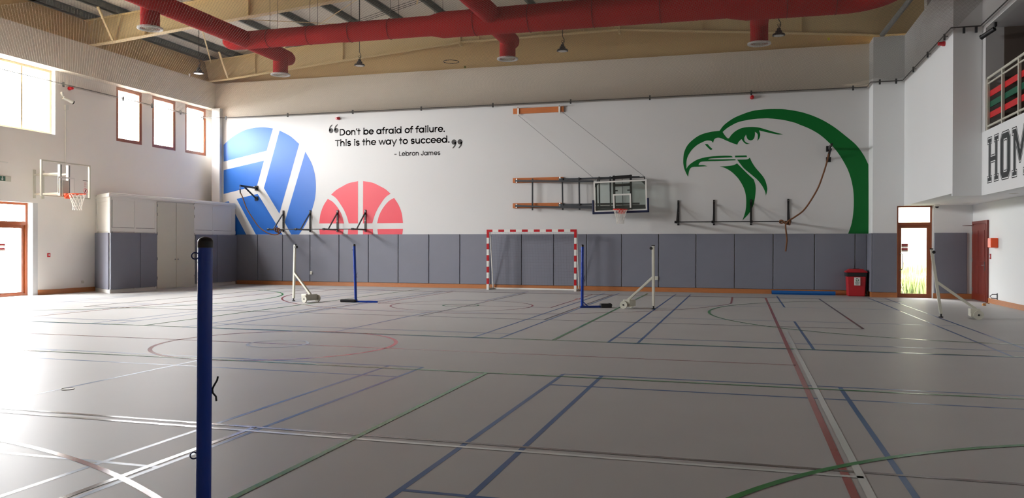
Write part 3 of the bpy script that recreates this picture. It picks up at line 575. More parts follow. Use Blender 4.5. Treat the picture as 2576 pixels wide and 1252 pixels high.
VOLLEY = [[[-19.616,5.456],[-19.544,5.513],[-19.476,5.57],[-19.406,5.626],[-19.331,5.682],[-19.248,5.735],[-19.153,5.789],[-19.048,5.842],[-18.94,5.894],[-18.833,5.94],[-18.733,5.978],[-18.643,6.006],[-18.558,6.027],[-18.476,6.043],[-18.393,6.055],[-18.307,6.065],[-18.218,6.074],[-18.126,6.081],[-18.033,6.084],[-17.941,6.084],[-17.851,6.081],[-17.762,6.074],[-17.675,6.063],[-17.588,6.049],[-17.502,6.034],[-17.415,6.021],[-17.693,5.167],[-19.614,4.801]],[[-19.614,4.465],[-17.806,4.791],[-18.112,3.831],[-19.612,3.529]],[[-17.123,5.926],[-17.032,5.882],[-16.941,5.84],[-16.851,5.798],[-16.762,5.752],[-16.675,5.701],[-16.592,5.644],[-16.512,5.582],[-16.433,5.516],[-16.355,5.45],[-16.276,5.386],[-17.124,2.733],[-17.808,3.726]],[[-16.01,5.08],[-15.948,4.978],[-15.883,4.877],[-15.82,4.776],[-15.762,4.672],[-15.712,4.565],[-15.671,4.454],[-15.636,4.341],[-15.607,4.225],[-15.585,4.106],[-15.569,3.984],[-15.56,3.857],[-15.557,3.726],[-15.561,3.592],[-15.571,3.461],[-15.588,3.334],[-15.613,3.213],[-15.646,3.093],[-15.684,2.977],[-15.726,2.865],[-15.769,2.758],[-15.813,2.656],[-15.86,2.558],[-15.909,2.465],[-15.96,2.375],[-16.012,2.289],[-16.066,2.206],[-16.123,2.129],[-16.181,2.054],[-16.239,1.98],[-16.297,1.904],[-16.593,1.905],[-16.895,2.402]],[[-19.028,3.326],[-18.082,3.509],[-16.965,1.905],[-18.142,1.906]],[[-19.611,3.196],[-19.382,3.238],[-18.575,1.907],[-19.609,1.908]]]
BASKET = [[[-14.912,3.433],[-14.872,3.466],[-14.832,3.501],[-14.792,3.535],[-14.75,3.568],[-14.706,3.6],[-14.659,3.628],[-14.61,3.655],[-14.559,3.681],[-14.507,3.706],[-14.455,3.731],[-14.403,3.757],[-14.352,3.782],[-14.298,3.807],[-14.242,3.83],[-14.18,3.851],[-14.111,3.867],[-14.036,3.881],[-13.958,3.893],[-13.879,3.905],[-13.802,3.918],[-13.798,2.343],[-14.181,2.345],[-14.194,2.39],[-14.207,2.435],[-14.22,2.48],[-14.234,2.527],[-14.252,2.575],[-14.272,2.627],[-14.294,2.68],[-14.319,2.735],[-14.347,2.791],[-14.377,2.848],[-14.414,2.907],[-14.455,2.971],[-14.498,3.033],[-14.541,3.093],[-14.579,3.144],[-14.612,3.188],[-14.642,3.225],[-14.67,3.258],[-14.699,3.287],[-14.73,3.316],[-14.765,3.343],[-14.801,3.367],[-14.838,3.389],[-14.876,3.41]],[[-15.054,3.275],[-15.009,3.252],[-14.965,3.23],[-14.92,3.207],[-14.876,3.181],[-14.831,3.147],[-14.785,3.105],[-14.737,3.056],[-14.689,3.004],[-14.644,2.949],[-14.604,2.895],[-14.567,2.842],[-14.534,2.788],[-14.504,2.733],[-14.476,2.677],[-14.452,2.622],[-14.432,2.567],[-14.416,2.512],[-14.403,2.456],[-14.39,2.401],[-14.376,2.346],[-15.413,2.351],[-15.404,2.42],[-15.397,2.491],[-15.388,2.561],[-15.378,2.63],[-15.363,2.697],[-15.343,2.764],[-15.32,2.83],[-15.295,2.894],[-15.266,2.956],[-15.236,3.016],[-15.203,3.071],[-15.167,3.124],[-15.13,3.174],[-15.091,3.224]],[[-15.413,2.138],[-14.388,2.135],[-14.413,1.902],[-15.386,1.903]],[[-14.201,2.135],[-13.803,2.133],[-13.802,1.902],[-14.218,1.902]],[[-13.211,2.345],[-13.594,2.343],[-13.59,3.918],[-13.513,3.905],[-13.434,3.893],[-13.356,3.881],[-13.281,3.867],[-13.212,3.851],[-13.15,3.83],[-13.093,3.807],[-13.04,3.782],[-12.989,3.757],[-12.937,3.731],[-12.885,3.706],[-12.833,3.681],[-12.782,3.655],[-12.733,3.628],[-12.686,3.6],[-12.642,3.568],[-12.6,3.535],[-12.56,3.501],[-12.52,3.466],[-12.479,3.433],[-12.516,3.41],[-12.554,3.389],[-12.591,3.367],[-12.627,3.343],[-12.661,3.316],[-12.693,3.287],[-12.722,3.258],[-12.75,3.225],[-12.78,3.188],[-12.813,3.144],[-12.851,3.093],[-12.893,3.033],[-12.937,2.971],[-12.978,2.907],[-13.014,2.848],[-13.045,2.791],[-13.073,2.735],[-13.097,2.68],[-13.12,2.627],[-13.14,2.575],[-13.158,2.527],[-13.172,2.48],[-13.185,2.435],[-13.197,2.39]],[[-11.979,2.351],[-13.016,2.346],[-13.002,2.401],[-12.989,2.456],[-12.975,2.512],[-12.96,2.567],[-12.94,2.622],[-12.915,2.677],[-12.888,2.733],[-12.858,2.788],[-12.825,2.842],[-12.788,2.895],[-12.748,2.949],[-12.703,3.004],[-12.655,3.056],[-12.607,3.105],[-12.561,3.147],[-12.516,3.181],[-12.471,3.207],[-12.427,3.23],[-12.382,3.252],[-12.338,3.275],[-12.301,3.224],[-12.262,3.174],[-12.225,3.124],[-12.189,3.071],[-12.156,3.016],[-12.126,2.956],[-12.097,2.894],[-12.071,2.83],[-12.049,2.764],[-12.029,2.697],[-12.014,2.63],[-12.003,2.561],[-11.995,2.491],[-11.988,2.42]],[[-12.005,1.903],[-12.979,1.902],[-13.004,2.135],[-11.979,2.138]],[[-13.174,1.902],[-13.59,1.902],[-13.589,2.133],[-13.191,2.135]]]
# ---------------------------------------------------------------- murals and lettering on the back wall
YW = 27.2
def onwall(u, v, d): return (u, YW-.0005-d, v)
def mural(name, polys, m, lab, part, clipx=None):
    root = thing(name, (sum(p[0] for p in polys[0])/len(polys[0]), YW, min(p[1] for q in polys for p in q)), lab, 'mural')
    for q in polys: MB().prism(q, onwall, 0, .002).build(part, m, root)
    return root
mural('volleyball_mural', VOLLEY, M_MURALB, 'huge blue volleyball painted on the white wall at its left end', 'ball_panel')
mural('basketball_mural', BASKET, M_MURALR, 'red half basketball painted above the wall pads, right of the blue volleyball', 'ball_panel')
mural('eagle_mural', EAGLE, M_MURALG, 'big green eagle head painted at the right end of the white wall', 'eagle_shape')
def A(cx, cy, rx, ry, a0, a1, n=12): return [(cx+rx*cos(radians(a0+(a1-a0)*i/n)), cy+ry*sin(radians(a0+(a1-a0)*i/n))) for i in range(n+1)]
GL = {
 'o': (.60, [A(.30, .275, .225, .225, 0, 360, 24)]),
 'a': (.65, [A(.28, .275, .225, .225, 0, 360, 24), [(.53, .05), (.53, .50)]]),
 'd': (.65, [A(.28, .275, .225, .225, 0, 360, 24), [(.53, .05), (.53, .72)]]),
 'b': (.65, [A(.35, .275, .225, .225, 0, 360, 24), [(.10, .05), (.10, .72)]]),
 'e': (.60, [A(.30, .275, .225, .225, 0, 318, 22), [(.08, .275), (.525, .275)]]),
 'c': (.54, [A(.30, .275, .225, .225, 42, 318, 20)]),
 'n': (.60, [[(.10, .05), (.10, .50)], [(.10, .3)]+A(.29, .30, .19, .2, 180, 0)+[(.48, .05)]]),
 'm': (.90, [[(.10, .05), (.10, .50)], [(.10, .3)]+A(.265, .31, .165, .19, 180, 0)+[(.43, .05)], [(.43, .3)]+A(.595, .31, .165, .19, 180, 0)+[(.76, .05)]]),
 'h': (.60, [[(.10, .05), (.10, .72)], [(.10, .3)]+A(.29, .30, .19, .2, 180, 0)+[(.48, .05)]]),
 'u': (.60, [[(.48, .05), (.48, .50)], [(.10, .50), (.10, .26)]+A(.29, .25, .19, .2, 180, 360)+[(.48, .3)]]),
 'r': (.38, [[(.10, .05), (.10, .50)], [(.10, .28)]+A(.29, .30, .19, .2, 180, 80, 8)]),
 't': (.36, [[(.16, .05), (.16, .66)], [(.03, .47), (.30, .47)]]),
 'f': (.36, [[(.14, .05), (.14, .56)]+A(.26, .57, .12, .13, 180, 75, 8), [(.02, .47), (.30, .47)]]),
 'i': (.22, [[(.11, .05), (.11, .50)], [(.11, .66), (.11, .67)]]),
 'l': (.22, [[(.11, .05), (.11, .74)]]),
 's': (.48, [A(.235, .385, .145, .115, 35, 270, 12)+A(.235, .16, .155, .115, 90, -145, 12)[1:]]),
 'w': (.78, [[(.04, .50), (.22, .06), (.39, .48), (.56, .06), (.74, .50)]]),
 'y': (.56, [[(.04, .50), (.28, .06)], [(.52, .50), (.21, -.17)]]),
 'D': (.74, [[(.11, .05), (.11, .66), (.32, .66)]+A(.32, .355, .30, .305, 90, -90, 16)+[(.11, .05)]]),
 'T': (.54, [[(.03, .65), (.51, .65)], [(.27, .65), (.27, .05)]]),
 'L': (.48, [[(.11, .66), (.11, .05), (.43, .05)]]),
 'J': (.50, [[(.37, .66), (.37, .24)]+A(.21, .24, .16, .19, 0, -160, 10)]),
 '.': (.22, [[(.10, .055), (.10, .06)]]), "'": (.18, [[(.10, .68), (.06, .56)]]), '-': (.44, [[(.06, .27), (.34, .27)]]), ' ': (.28, [])}
def write(root, nm, txt, x0, x1, zb0, zb1, cap, wgt, dep=.002):
    k = cap/.7; tot = sum(GL[c][0] for c in txt)-.12
    sx = (x1-x0)/tot; h = wgt*k/2; pen = 0
    mb = MB()
    for c in txt+' ':
        if c == ' ' and mb.v: mb.build(nm, M_TEXT, root); mb = MB()
        adv, st = GL[c]
        for s in st:
            q = []
            for u, v in s:
                X = x0+(pen+u-.05)*sx; t = (X-x0)/(x1-x0); q.append((X, zb0+(zb1-zb0)*t+v*k))
            hh = h*1.25 if (len(s) == 2 and abs(s[0][1]-s[1][1]) < .02 and c in '.i') else h
            for p in q: mb.prism([(p[0]+hh*cos(2*pi*i/10), p[1]+hh*sin(2*pi*i/10)) for i in range(10)], onwall, 0, dep)
            for a, b in zip(q[:-1], q[1:]):
                dx, dz = b[0]-a[0], b[1]-a[1]; L = sqrt(dx*dx+dz*dz)
                if L < 1e-5: continue
                nx, nz = -dz/L*h, dx/L*h
                mb.prism([(a[0]-nx, a[1]-nz), (b[0]-nx, b[1]-nz), (b[0]+nx, b[1]+nz), (a[0]+nx, a[1]+nz)], onwall, 0, dep)
        pen += adv
root = thing('wall_quote', (-12.4, YW, 4.8), 'dark grey two-line quotation lettered high on the white wall between the murals', 'lettering')
write(root, 'quote_word', "Don't be afraid of failure.", -14.56, -10.36, 5.645, 5.63, .235, .14)
write(root, 'quote_word', "This is the way to succeed.", -14.73, -10.18, 5.245, 5.235, .235, .14)
write(root, 'attribution_word', "- Lebron James", -12.32, -10.53, 4.81, 4.80, .165, .125)
def qmark(mb, cx, cz, s, flip):
    body = A(0, 0, .085, .085, 0, 360, 20)
    tail = [(-.085, .0), (-.08, .07), (-.05, .14), (.0, .19), (.04, .215), (.055, .19), (.02, .15), (-.02, .09), (-.02, .0)]
    for pl in (body, tail): mb.prism([(cx+(-u if flip else u)*s, cz+(-v if flip else v)*s) for u, v in pl], onwall, 0, .002)
mb = MB(); qmark(mb, -14.92, 5.84, 1.1, False); qmark(mb, -14.70, 5.84, 1.1, False); mb.build('quotation_mark', M_TEXT, root)
mb = MB(); qmark(mb, -10.0, 5.25, 1.1, True); qmark(mb, -9.77, 5.25, 1.1, True); mb.build('quotation_mark', M_TEXT, root)

# varsity letters on the balcony front
def inset(poly, d):
    n = len(poly); ar = sum(poly[i][0]*poly[(i+1) % n][1]-poly[(i+1) % n][0]*poly[i][1] for i in range(n)); s = 1 if ar > 0 else -1
    out = []
    for i in range(n):
        p0, p1, p2 = Vector(poly[i-1]), Vector(poly[i]), Vector(poly[(i+1) % n])
        e1, e2 = (p1-p0).normalized(), (p2-p1).normalized()
        n1, n2 = Vector((-e1.y, e1.x))*s, Vector((-e2.y, e2.x))*s
        b = n1+n2; b = b/(b.length_squared)*2 if b.length > 1e-6 else n1
        out.append(tuple(p1+b*d*(1.0)))
    return out
Hp = [(0, 0), (.36, 0), (.36, .16), (.30, .16), (.30, .42), (.60, .42), (.60, .16), (.54, .16), (.54, 0), (.90, 0), (.90, .16), (.82, .16), (.82, .84), (.90, .84), (.90, 1), (.54, 1), (.54, .84), (.60, .84), (.60, .60), (.30, .60), (.30, .84), (.36, .84), (.36, 1), (0, 1), (0, .84), (.08, .84), (.08, .16), (0, .16)]
Op = [(.15, 0), (.65, 0), (.80, .14), (.80, .86), (.65, 1), (.15, 1), (0, .86), (0, .14)]
Oi = [(.30, .20), (.50, .20), (.52, .24), (.52, .76), (.50, .80), (.30, .80), (.28, .76), (.28, .24)]
Mp = [(0, 0), (.34, 0), (.34, .16), (.28, .16), (.28, .60), (.48, .26), (.58, .26), (.78, .60), (.78, .16), (.72, .16), (.72, 0), (1.06, 0), (1.06, .16), (.98, .16), (.98, .84), (1.06, .84), (1.06, 1), (.76, 1), (.53, .60), (.30, 1), (0, 1), (0, .84), (.08, .84), (.08, .16), (0, .16)]
root = thing('team_lettering', (5.25, 19.0, 2.94), 'large dark varsity block letters on the white balcony front', 'lettering')
def letter(polys, y0, sc_, zb_):
    to = lambda u, v, d: (5.25-.0005-d, y0-u*sc_, zb_+v*1.02)
    mb = MB()
    def band(a, b):
        n = len(a)
        for i in range(n): mb.prism([a[i], a[(i+1) % n], b[(i+1) % n], b[i]], to, 0, .002)
    o = polys[0]; band(o, inset(o, .019))
    if len(polys) == 1: mb.prism(inset(o, .042), to, 0, .002)
    else:
        i_ = polys[1]; band(inset(i_, -.019), i_); band(inset(o, .042), inset(i_, -.042))
    mb.build('letter', M_HOME, root)
letter([Hp], 20.17, .90, 2.94); letter([Op, Oi], 19.26, .87, 2.93); letter([Mp], 18.48, .95, 2.92)

# ---------------------------------------------------------------- wall pads
seams = [-19.0, -18.05, -16.95, -15.77, -14.55, -13.34, -12.14, -10.935, -9.743, -8.577, -7.45, -6.294, -5.135, -3.934, -2.697, -1.477, -.25, .946, 2.195, 3.388, 3.73]
where = ['first grey pad right of the storage cupboard', 'second grey pad right of the storage cupboard, below the blue volleyball', 'third grey pad right of the storage cupboard, behind the left white post', 'fourth grey pad from the cupboard, between the white and blue posts',
 'grey wall pad under the left edge of the red basketball', 'grey wall pad directly behind the left blue post', 'grey wall pad under the centre of the red basketball', 'grey wall pad under the right edge of the red basketball', 'second grey pad left of the goal', 'grey wall pad just left of the striped goal post',
 'grey wall pad behind the left half of the goal net', 'grey wall pad behind the middle of the goal net', 'grey wall pad behind the right goal post', 'grey pad with a white socket at its lower right, right of the goal', 'grey wall pad behind the middle white post',
 'second grey pad right of the middle white post', 'third grey pad right of the middle white post, below the start of the black bar', 'grey wall pad behind the hanging rope end', 'grey wall pad above the rolled blue mat', 'grey wall pad behind the red bin, narrow one at the wall end']
def pad(x0, x1, y0, y1, z0, z1, lab, group='grey wall pads on the back wall'):
    mb = MB().box(x0, x1, y0, y1, z0, z1)
    return tag(mb.build('wall_pad', M_PAD, at=((x0+x1)/2, (y0+y1)/2, z0), bevel=.012), lab, 'wall pad', group)
for a, b, l in zip(seams[:-1], seams[1:], where): pad(a+.012, b-.012, 27.14, 27.198, .155, 1.935, l)
pad(XP-.05, XP-.002, 26.36, 27.13, .155, 1.935, 'narrow grey pad on the side of the pier right of the red bin', 'grey pads beside the right glass door')
pad(XP-.0, 4.45, YP-.05, YP-.002, .155, 1.935, 'grey pad between the red bin and the right glass door', 'grey pads beside the right glass door')
pad(5.47, 6.34, YP-.05, YP-.002, .155, 1.945, 'wide grey pad between the right glass door and the maroon door', 'grey pads beside the right glass door')
tag(MB().box(-14.62-1.13, -15.66, 27.11, 27.138, .42, .54).box(-15.74, -15.68, 27.10, 27.11, .44, .52, 1).build('wall_socket', [M_WHITE, M_OFFW]), 'small white socket box low on the pads behind the left white post', 'socket')
tag(MB().box(-2.85, -2.71, 27.11, 27.138, .40, .52).box(-2.82, -2.74, 27.10, 27.11, .42, .50, 1).build('wall_socket', [M_WHITE, M_OFFW]), 'small white socket box low on the pads right of the goal', 'socket')

# ---------------------------------------------------------------- storage cupboard in the far left corner
root = thing('storage_cupboard', (-19.6, 23.8, 0), 'tall white built-in storage cupboard in the far left corner', 'cupboard')
CF = -19.0
plan = [(CF, 20.62), (CF, 27.13), (-20.34, 27.13), (-20.34, 21.5)]
MB().prism([(CF-.03, 20.66), (CF-.03, 27.12), (-20.34, 27.12), (-20.34, 21.53)], lambda u, v, d: (u, v, d), .0, 3.02).build('carcass', M_WHITE, root)
MB().prism([(CF+.03, 20.56), (CF+.03, 27.13), (-20.34, 27.13), (-20.34, 21.45)], lambda u, v, d: (u, v, d), 3.02, 3.10).prism([(CF-.02, 20.62), (CF-.02, 27.12), (-20.33, 27.12), (-20.33, 21.5)], lambda u, v, d: (u, v, d), 3.1, 3.15).build('cornice', M_WHITE, root, bevel=.01)
def cpanel(y0, y1, z0, z1, nm='panel'):
    MB().box(CF-.03, CF-.012, y0+.03, y1-.03, z0+.03, z1-.03).build(nm, M_WHITE, root, bevel=.003)
    mb = MB()
    for a, b, c, d in ((y0+.018, y1-.018, z0+.018, z0+.03), (y0+.018, y1-.018, z1-.03, z1-.018), (y0+.018, y0+.03, z0+.03, z1-.03), (y1-.03, y1-.018, z0+.03, z1-.03)): mb.box(CF-.03, CF-.028, a, b, c, d)
    mb.build('shadow_gap', M_BLACK, root)
for y0, y1 in ((20.72, 21.72), (21.72, 22.68), (24.68, 25.72), (25.72, 26.9)):
    for z0, z1 in ((2.04, 2.97), (.12, 1.97)): cpanel(y0, y1, z0, z1)
for y0, y1, ys in ((20.7, 22.68, (20.66, 21.72, 22.68)), (24.68, 27.1, (24.68, 25.72, 26.9))):
    mb = MB()
    for y in ys: mb.box(CF-.03, CF, y-.04, y+.03, 0.0, 3.0)
    for z0, z1 in ((2.93, 3.02), (1.94, 2.06), (0, .1)): mb.box(CF-.03, CF-.002, y0, y1, z0, z1)
    mb.build('face_frame', M_WHITE, root)
for y0, y1 in ((22.73, 23.67), (23.69, 24.63)):
    dr = MB().box(CF-.028, CF+.012, y0, y1, .04, 2.98).build('cupboard_door', M_OFFW, root, bevel=.004)
    mb = MB(); yh = y0 if y0 < 23 else y1
    for z in (.35, 1.0, 1.85, 2.5, 2.8): mb.cyl((CF+.015, yh, z), (CF+.015, yh, z+.1), .012, 8)
    mb.build('hinge', M_CHROME, dr)
    yk = y1-.06 if y0 < 23 else y0+.06
    MB().cyl((CF+.01, yk, 1.02), (CF+.045, yk, 1.02), .022, 14).build('door_knob', M_CHROME, dr)
# slanted side: two framed panels
sdir = (Vector((-20.34, 21.5, 0))-Vector((CF, 20.62, 0))).normalized(); sn = Vector((sdir.y, -sdir.x, 0))*-1
if sn.y > 0: sn = -sn
def sidebox(mb, u0, u1, z0, z1, t0, t1, m=0):
    o = Vector((CF, 20.62, 0)); P = []
    for t in (t0, t1):
        for u, z in ((u0, z0), (u1, z0), (u1, z1), (u0, z1)): P.append(o+sdir*u+sn*t+Vector((0, 0, z)))
    mb.add(P, [(0, 1, 2, 3), (7, 6, 5, 4), (0, 4, 5, 1), (1, 5, 6, 2), (2, 6, 7, 3), (3, 7, 4, 0)], m)
mb = MB()
for u0, u1, z0, z1 in ((0, .16, 0, 3.02), (1.45, 1.6, 0, 3.02), (.16, 1.45, 2.9, 3.02), (.16, 1.45, 1.95, 2.05), (.16, 1.45, 0, .12)): sidebox(mb, u0, u1, z0, z1, -.03, .0)
for z0, z1 in ((2.05, 2.9), (.12, 1.95)): sidebox(mb, .17, 1.44, z0+.01, z1-.01, -.036, -.034, 1); sidebox(mb, .2, 1.41, z0+.03, z1-.03, -.034, -.012)
mb.build('side_panel', [M_WHITE, M_BLACK], root)
for (y0, y1, l) in ((20.62, 21.9, 'wide grey pad on the storage cupboard, left of its white doors'), (21.915, 22.68, 'narrow grey pad on the storage cupboard beside its white doors'), (24.68, 25.9, 'grey pad on the storage cupboard, right of its white doors'), (25.915, 27.12, 'grey pad at the right end of the storage cupboard')):
    tag(MB().box(CF+.001, CF+.05, y0, y1, .12, 1.9).build('wall_pad', M_PAD, at=(CF, y0, .12), bevel=.012), l, 'wall pad', 'grey pads on the cupboard')
mb = MB(); sidebox(mb, 0.0, 1.6, .12, 1.9, .002, .05)
tag(mb.build('wall_pad', M_PAD, bevel=.012), 'grey pad on the slanted left side of the storage cupboard', 'wall pad', 'grey pads on the cupboard')

# ---------------------------------------------------------------- balcony rail
root = thing('balcony_rail', (5.3, 15, 4.14), 'white steel balcony rail with red and green slats', 'railing')
YR0 = 20.33
MB().tube([(5.3, YR0, 5.32), (5.3, -6, 5.32)], .03, 10).build('handrail', M_OFFW, root)
mb = MB().cyl((5.3, YR0, 5.20), (5.3, -6, 5.20), .02, 8); mb.build('upper_rail', M_OFFW, root)
MB().cyl((5.3, YR0, 4.24), (5.3, -6, 4.24), .025, 8).build('lower_rail', M_OFFW, root)
y = YR0
while y > 11:
    MB().box(5.275, 5.325, y-.03, y+.03, 4.14, 5.31).build('rail_post', M_OFFW, root); y -= 1.06
for z, m, nm in ((4.90, M_SEATR, 'red_slat'), (4.66, M_SEATG, 'green_slat'), (4.42, M_SEATR, 'red_slat')):
    MB().box(5.33, 5.35, -6, YR0-.03, z, z+.13).build(nm, m, root)

# ---------------------------------------------------------------- small wall fittings
def camera_(x, y, z, dx, dy, lab, m):
    root = thing('security_camera', (x, y, z), lab, 'camera')
    if x < 0: MB().box(-20.35, x+.03, y-.04, y+.04, z-.05, z+.03).build('wall_plate', m, root)
    p = Vector((x, y, z)); d = Vector((dx, dy, -.35)).normalized()
    MB().cyl(p, p+Vector((0, 0, -.09)), .035, 14).cyl(p+Vector((0, 0, -.09)), p+d*.1+Vector((0, 0, -.1)), .02, 10).build('bracket', m, root)
    MB().cyl(p+d*.02+Vector((0, 0, -.13)), p+d*.34+Vector((0, 0, -.13)), .05, 16).cyl(p+d*.34+Vector((0, 0, -.13)), p+d*.37+Vector((0, 0, -.13)), .056, 16, m=1).build('camera_body', [m, M_BLACK], root)
camera_(-20.31, 20.1, 6.22, .3, 1.0, 'white tube security camera on the left wall above the basketball hoop', M_WHITE)
camera_(5.32, 19.9, 6.46, -.6, .8, 'black tube security camera at the top of the balcony column', M_BLACK)
mb = MB().box(-20.35, -20.30, 20.22, 20.34, 5.72, 5.88).box(-20.35, -20.325, 20.26, 20.29, 3.95, 5.72)
tag(mb.build('cable_conduit', M_WHITE), 'white junction box with a thin conduit running down behind the left hoop', 'conduit')
tag(MB().box(-20.35, -20.325, 15, 18.2, 3.86, 3.89).build('cable_trunking', M_WHITE), 'thin white cable trunking on the left wall at the height of the hoop', 'trunking')
def strobe(c, n, lab):
    c, n = Vector(c), Vector(n)
    root = thing('alarm_sounder', c, lab, 'alarm')
    MB().cyl(c, c+n*.05, .06, 18).build('sounder_base', M_REDP, root)
    MB().cyl(c+n*.05, c+n*.15, .05, 18, .042).build('sounder_horn', M_REDP, root, smooth=True)
strobe((-14.60, 27.198, 6.29), (-.25, -1, -.15), 'small red alarm sounder on the wall above the quotation marks')
strobe((.27, 27.198, 6.35), (.1, -1, .1), 'small red alarm sounder on the wall above the eagle head')
strobe((4.648, 21.4, 6.40), (-1, -.2, 0), 'small red alarm sounder on the wall beside the balcony')
strobe((-20.348, 20.4, 6.42), (1, -.1, 0), 'small red alarm sounder on the left wall above the security camera')
tag(MB().box(-20.35, -20.33, 19.58, 19.68, 1.14, 1.26).box(-20.33, -20.326, 19.61, 19.65, 1.17, 1.23, 1).build('fire_call_point', [M_REDP, M_WHITE]), 'small red fire call point on the left wall by the glass door', 'call point')
tag(MB().box(XR-.02, XR, 24.59, 24.67, 1.20, 1.34).box(XR-.024, XR-.02, 24.61, 24.65, 1.24, 1.3, 1).build('fire_call_point', [M_REDP, M_WHITE]), 'small red fire call point beside the maroon door', 'call point')
tag(MB().box(XR-.18, XR, 23.95, 24.25, 1.51, 1.77).build('wall_box', M_ORANGE, bevel=.02), 'bright orange box mounted on the right wall', 'box')
tag(MB().box(-20.35, -20.34, 20.9, 21.0, .28, .36).build('wall_socket', M_OFFW), 'white socket low on the left wall beside the storage cupboard', 'socket')
root = thing('exit_sign', (-20.33, 18.05, 3.33), 'green and white emergency exit sign above the left glass door', 'sign')
MB().box(-20.35, -20.32, 17.55, 18.30, 3.33, 3.475).build('sign_panel', M_OFFW, root)
to = lambda u, v, d: (-20.32+d, 17.9+u, 3.335+v)
MB().prism([(0, 0), (.21, 0), (.21, .135), (0, .135)], to, .001, .003).prism([(-.33, 0), (-.03, 0), (-.03, .135), (-.33, .135)], to, .001, .003).build('sign_green', mat('sign_green', (44, 92, 72), .5), root)
MB().prism([(.095, .06), (.115, .06), (.115, .13), (.095, .13)], to, .003, .005).prism([(.06, .06), (.105, .012), (.15, .06)], to, .003, .005).prism([(-.2, .1), (-.17, .1), (-.17, .125), (-.2, .125)], to, .003, .005).prism([(-.24, .02), (-.22, .01), (-.17, .055), (-.12, .02), (-.11, .035), (-.15, .075), (-.15, .1), (-.21, .09), (-.23, .06), (-.215, .055), (-.2, .07), (-.19, .06)], to, .003, .005).build('sign_symbol', M_WHITE, root)
tag(MB().lathe((5.43, 25.87, 2.70), [(.075, .06), (.075, .03), (.06, .0), (.045, -.03), (.001, -.05)], 20, mats=[0, 0, 1, 1]).build('dome_camera', [M_WHITE, M_BLACK]), 'white dome camera on the soffit above the right glass door', 'camera')
for x, y, l in ((5.99, 24.9, 'round recessed downlight in the soffit in front of the maroon door'), (5.98, 20.9, 'round recessed downlight in the soffit at the right edge')):
    tag(MB().lathe((x, y, 2.745), [(.001, .01), (.07, .01), (.075, .0), (.09, .002), (.095, .014)], 24).build('downlight', M_WHITE), l, 'light', 'soffit downlights')
mb = MB().tube([(XR-.01, 24.0, .12), (XR-.01, 24.0, .30)], .012, 8).tube([(XR-.01, 24.0, .16), (XR-.14, 24.02, .17), (XR-.17, 24.03, .22), (XR-.12, 24.02, .27), (XR-.01, 24.0, .27)], .01, 8)
tag(mb.build('wall_hook', M_DGREY), 'small bent metal door hook low on the right wall', 'hook')
mb = MB().lathe((6.05, 23.5, 0), [(.05, 0), (.05, .03), (.03, .06), (.001, .06)], 14).tube([(6.05, 23.5, .05), (6.12, 23.5, .07), (6.18, 23.52, .05)], .012, 8)
tag(mb.build('door_stop', mat('brass', (170, 120, 70), .4, .6)), 'small brass door stop on the floor by the maroon door', 'door stop')
# ---------------------------------------------------------------- handball goal
GX, GY = -8.475, 26.49
root = thing('handball_goal', (GX+1.54, GY, 0), 'red and white striped handball goal standing against the back wall', 'goal')
def striped(nm, horizontal, x):
    mb = MB(); n = 15 if horizontal else 10; a = .08
    for i in range(n):
        if horizontal:
            L = 3.16/15; m = 0 if i % 2 == 0 else 1
            mb.box(GX-.04+L*i, GX-.04+L*(i+1), GY-a/2, GY+a/2, 2.0, 2.08, m)
        else:
            L = 2.0/10; m = 0 if i % 2 == 1 else 1
            mb.box(x-a/2, x+a/2, GY-a/2, GY+a/2, L*i, L*(i+1), 1-0 if i % 2 == 0 else 0)
    mb.build(nm, [M_REDP, M_WHITE], root)
striped('crossbar', True, 0); striped('goal_post', False, GX); striped('goal_post', False, GX+3.08)
for x in (GX, GX+3.08):
    # top depth arm bends down into the rear upright
    ry = GY+.62
    MB().tube([(x, GY+.04, 2.03), (x, GY+.16, 2.03), (x, GY+.24, 1.98), (x, ry-.06, .3), (x, ry, .06), (x, ry, .02)], .019, 10).build('rear_stay', M_WHITE, root, smooth=True)
    MB().box(x-.025, x+.025, GY+.03, GY+.64, 0, .05).build('base_rail', M_OFFW, root)
    mb = MB()
    for k in range(7): mb.ring((x, GY+.1+k*.085, .055), (1, 0, 0), .012, .003, 10, 5)
    mb.build('net_hook', M_BLACK, root)
MB().box(GX, GX+3.08, GY+.59, GY+.64, 0, .05).build('rear_bar', M_WHITE, root)
mb = MB(); r = .0010
def thread(pts): mb.tube(pts, r, 3)
ny = 20
def back(u, v):            # u 0..1 across, v 0..1 from crossbar to the rear bar
    y = GY+.05+(.22*min(1, v*5))+.33*v; z = 2.0-1.96*max(0, v-.08)/.92 if v > .08 else 2.0-.0*v
    return (GX+3.08*u, y, max(.03, z-.16*sin(pi*u)*sin(pi*min(1, v*2.5))*(1 if v < .4 else 0)))
for i in range(32): thread([back(i/31, j/12) for j in range(13)])
for j in range(1, 22): thread([back(i/10, j/21) for i in range(11)])
for x in (GX, GX+3.08):
    for k in range(1, 7): thread([(x, GY+.04+.095*k, 0.05), (x, GY+.04+.095*min(k, 2.6), 2.0-max(0, k-2.0)*.35)])
    for k in range(1, 20):
        z = .1*k; thread([(x, GY+.04, z), (x, GY+.22+.36*(1-z/2.0), z)])
mb.build('goal_net', M_NETD, root)

